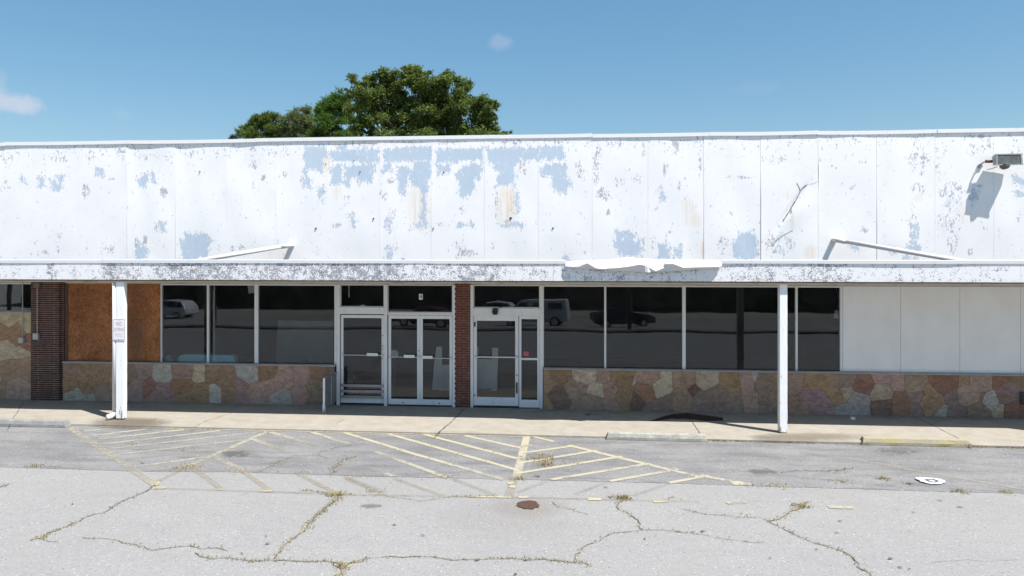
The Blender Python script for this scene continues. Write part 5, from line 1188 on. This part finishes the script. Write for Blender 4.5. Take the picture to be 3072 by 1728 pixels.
pine3 = [(340,545,34),(430,545,44),(300,595,50),(490,555,36),(240,650,42),(380,620,54),(330,680,56),(460,640,56),(540,610,40),(520,680,54),(420,720,70),(280,720,50),(560,720,50),(340,830,70),(480,840,70),(410,940,80),(300,930,60),(540,940,60)]
tree('pine_tree', 'dark low pine at the left end of the trees', pine3, 36, mat_leaf('yellow_green_pine_needles', (.065, .11, .025), (.16, .215, .055), .4), 700, 230, .14, 'needle', 8, 7)
tree('pine_tree', 'tiny pine tip peeking over the parapet left of the trees', [(140,702,14),(115,708,10),(160,712,14),(140,740,24),(140,790,40)], 45, mat_leaf('far_pine_needles', (.03, .05, .015), (.06, .08, .025), .2), 583, 120, .16, 'needle', 3, 8)

# ================================================================== ACROSS THE LOT (seen in the window reflections)
def lot():
    mb = MB()
    tag((lambda m: (m.add([(-120, -50.5, gz(-60)+.02), (120, -50.5, gz(-60)+.02), (120, -56.5, gz(-60)+.02), (-120, -56.5, gz(-60)+.02)], [(0,1,2,3)]), m)[1])(mb).build('far_pavement', CONC), kind='structure')
    zf = gz(-60)
    fb_ = thing('brick_building', 'dark brick building across the lot, reflected in the shop windows', 'building', (0, -62, zf))
    mb = MB(); mb.box(-60, 60, -72, -60, zf-.2, zf+5.2); mb.build('wall', mat_brick('far_dark_brick', .21, .07, (.05, .03, .025), (.035, .022, .02), (.07, .06, .055), .008), fb_)
    mb = MB(); mb.box(-60.3, 60.3, -72.3, -59.6, zf+5.202, zf+5.45); mb.build('roof', plain('dark_roof_edge', (.05, .05, .05), .8), fb_)
    for x in range(-50, 51, 10):
        mb = MB(); mb.box(x, x+3, -59.99, -59.9, zf+1, zf+3); f = mb.build('window', plain('far_window_frame', (.1, .1, .1), .5), fb_)
        mb = MB(); mb.box(x+.1, x+2.9, -59.89, -59.85, zf+1.1, zf+2.9); mb.build('pane', plain('far_window_pane', (.015, .015, .018), .1), f)
    for x0, x1, lab in ((-58, -20, 'left'), (8, 34, 'right')):
        mb = MB(); tint = mb.attr.setdefault('tint', []); rr = random.Random(x0)
        for _ in range(5200):
            p = Vector((rr.uniform(x0, x1), rr.uniform(-58.8, -57.4), zf+rr.random()*1.5)); L = .14
            u = Vector((rr.gauss(0, 1), rr.gauss(0, 1), rr.gauss(0, 1))).normalized(); v = u.orthogonal().normalized()
            mb.add([p-u*L, p-v*L*.5, p+u*L, p+v*L*.5], [(0,1,2,3)]); tint += [rr.random()]*4
        o = mb.build('hedge', mat_leaf('hedge_leaves_'+lab, (.012, .018, .007), (.03, .04, .014), .2), fix=False); tag(o, 'dark hedge before the reflected brick building, on its %s half' % lab, 'hedge')
    def car(name, label, cat, px, Yc, rz, paint, kind):
        x = P(px, HOR, -Yc).x   # mirror place
        z = gz(Yc); t = thing(name, label, cat, (x, Yc, z)); ca, sa = math.cos(rz), math.sin(rz)
        def tr(v): return (x+v[0]*ca-v[1]*sa, Yc+v[0]*sa+v[1]*ca, z+v[2])
        S = {'suv': dict(L=4.5, W=1.84, body=[(-2.25,.35),(-2.25,.78),(-2.15,.98),(-.95,1.06),(2.05,1.12),(2.2,1.0),(2.25,.5),(2.15,.32)], top=[(-1.1,1.04),(-.25,1.58),(.4,1.68),(1.75,1.62),(2.15,1.10)], wins=[[(-.78,1.09),(-.18,1.52),(.28,1.56),(.28,1.09)],[(.36,1.09),(.36,1.57),(1.2,1.56),(1.2,1.10)],[(1.28,1.10),(1.28,1.54),(1.66,1.50),(1.9,1.14)]], r=.35, wb=1.33),
             'sedan': dict(L=4.8, W=1.82, body=[(-2.4,.32),(-2.4,.7),(-2.25,.85),(-.95,.95),(1.7,.98),(2.35,.92),(2.4,.5),(2.3,.3)], top=[(-1.05,.94),(-.2,1.40),(.9,1.44),(1.75,.97)], wins=[[(-.72,.98),(-.12,1.34),(.3,1.36),(.3,.98)],[(.38,.98),(.38,1.36),(.88,1.36),(1.42,1.0)]], r=.33, wb=1.42),
             'van': dict(L=5.4, W=2.0, body=[(-2.7,.38),(-2.7,.95),(-2.55,1.15),(-1.75,1.25),(2.65,1.3),(2.7,.5),(2.6,.36)], top=[(-1.85,1.22),(-1.0,2.0),(-.5,2.1),(2.45,2.1),(2.64,1.3)], wins=[[(-1.5,1.30),(-.95,1.82),(-.45,1.86),(-.45,1.3)],[(.0,1.32),(.0,1.86),(.85,1.86),(.85,1.32)],[(1.25,1.32),(1.25,1.86),(2.2,1.86),(2.3,1.34)]], r=.37, wb=1.72)}[kind]
        W = S['W']/2
        def pris(poly, w0, mat, nm, bev=.05, w1=None):
            mb = MB(); n = len(poly); zs = [p[1] for p in poly]; zl, zh = min(zs), max(zs)
            for sgn in (-1, 1):
                for p in poly:
                    ww = w0 if w1 is None else w0+(w1-w0)*(p[1]-zl)/(zh-zl); mb.v.append(tr((p[0], sgn*ww, p[1])))
            mb.f = [tuple(range(n)), tuple(range(n, 2*n))[::-1]]+[(i, (i+1) % n, n+(i+1) % n, n+i) for i in range(n)]; mb.mi = [0]*len(mb.f)
            return mb.build(nm, mat, t, bevel=bev)
        pris(S['body'], W, paint, 'body', .08); pris(S['top'], W*.94, paint, 'cabin', .06, W*.78)
        gm = plain('car_glass_'+name, (.008, .008, .01), .08)
        zl = min(p[1] for p in S['top']); zh = max(p[1] for p in S['top'])
        for sgn in (-1, 1):
            for wn_ in S['wins']:
                mb = MB(); ww = lambda zz: W*(.94-.16*(zz-zl)/(zh-zl))+.006
                mb.add([tr((p[0], sgn*ww(p[1]), p[1])) for p in wn_]+[tr((p[0], sgn*(ww(p[1])-.03), p[1])) for p in wn_], [(0,1,2,3),(7,6,5,4),(0,1,5,4),(1,2,6,5),(2,3,7,6),(3,0,4,7)]); mb.build('side_window', gm, t)
        mb = MB(); a_, b_ = S['top'][0], S['top'][1]; w0, w1 = W*.82, W*.72
        mb.add([tr((a_[0]+(b_[0]-a_[0])*f-.012, s*(w0+(w1-w0)*f), a_[1]+(b_[1]-a_[1])*f)) for f, s in ((.1,-1),(.1,1),(.92,1),(.92,-1))], [(0,1,2,3)]); mb.build('windscreen', gm, t, fix=False)
        for wx in (-S['wb'], S['wb']):
            for sgn in (-1, 1):
                mb = MB(); mb.tube([tr((wx, sgn*(W-.2), S['r'])), tr((wx, sgn*(W+.01), S['r']))], S['r'], 20); wo_ = mb.build('wheel', DARK, t)
                mb = MB(); mb.tube([tr((wx, sgn*(W+.005), S['r'])), tr((wx, sgn*(W+.022), S['r']))], S['r']*.62, 16); mb.build('rim', ALU2, wo_)
        for sgn in (-1, 1):
            mb = MB(); mb.box(0, .01, 0, .01, 0, .01); mb.v = [tr((-S['L']/2-.01+a*.06, sgn*W*.72+b*.2-.1, .62+c*.14)) for a, b, c in ((0,0,0),(1,0,0),(1,1,0),(0,1,0),(0,0,1),(1,0,1),(1,1,1),(0,1,1))]; mb.build('headlight', PVC, t)
    wp_ = plain('white_car_paint', (.72, .72, .74), .25, 0, .02); sp_ = plain('silver_car_paint', (.55, .56, .58), .3, .3, .02); bp_ = plain('dark_car_paint', (.02, .022, .03), .2, 0, .02); rp_ = plain('red_car_paint', (.12, .012, .012), .25, 0, .02)
    car('silver_suv', 'silver sport utility car reflected in the left window', 'car', 425, -47, R(4), wp_, 'suv')
    car('white_van', 'white passenger van reflected in the windows right of the brick pier', 'van', 1345, -39, R(8), wp_, 'van')
    car('dark_sedan', 'dark saloon car reflected in the right windows', 'car', 1565, -40, R(172), bp_, 'sedan')
    car('white_hatchback', 'white estate car reflected in the right transom', 'car', 1235, -48, R(10), wp_, 'suv')
    car('red_sedan', 'red saloon car reflected in the double doors', 'car', 1075, -34, R(14), rp_, 'sedan')
    for x, Yc, lab in ((1585, -33, 'dark utility pole reflected by the dark saloon car'), (20, -30, 'dark utility pole reflected in the far left window')):
        xx = P(x, HOR, -Yc).x; t = thing('utility_pole', lab, 'pole', (xx, Yc, gz(Yc))); mb = MB(); mb.tube([(xx, Yc, gz(Yc)), (xx, Yc, gz(Yc)+9)], [.16, .11], 10); mb.build('shaft', plain('tarred_pole', (.04, .03, .025), .9), t)
        mb = MB(); mb.box(xx-1.1, xx+1.1, Yc-.2, Yc-.1, gz(Yc)+8.2, gz(Yc)+8.35); mb.build('crossarm', BARK, t)
    # raised kerb island
    mb = MB(); mb.box(-45, 45, -27.5, -26.6, gz(-27)-.3, gz(-27)+.14); tag(mb.build('kerb_island', plain('dark_kerb', (.10, .09, .075), .9, 0, .3, 3)), kind='structure')
lot()
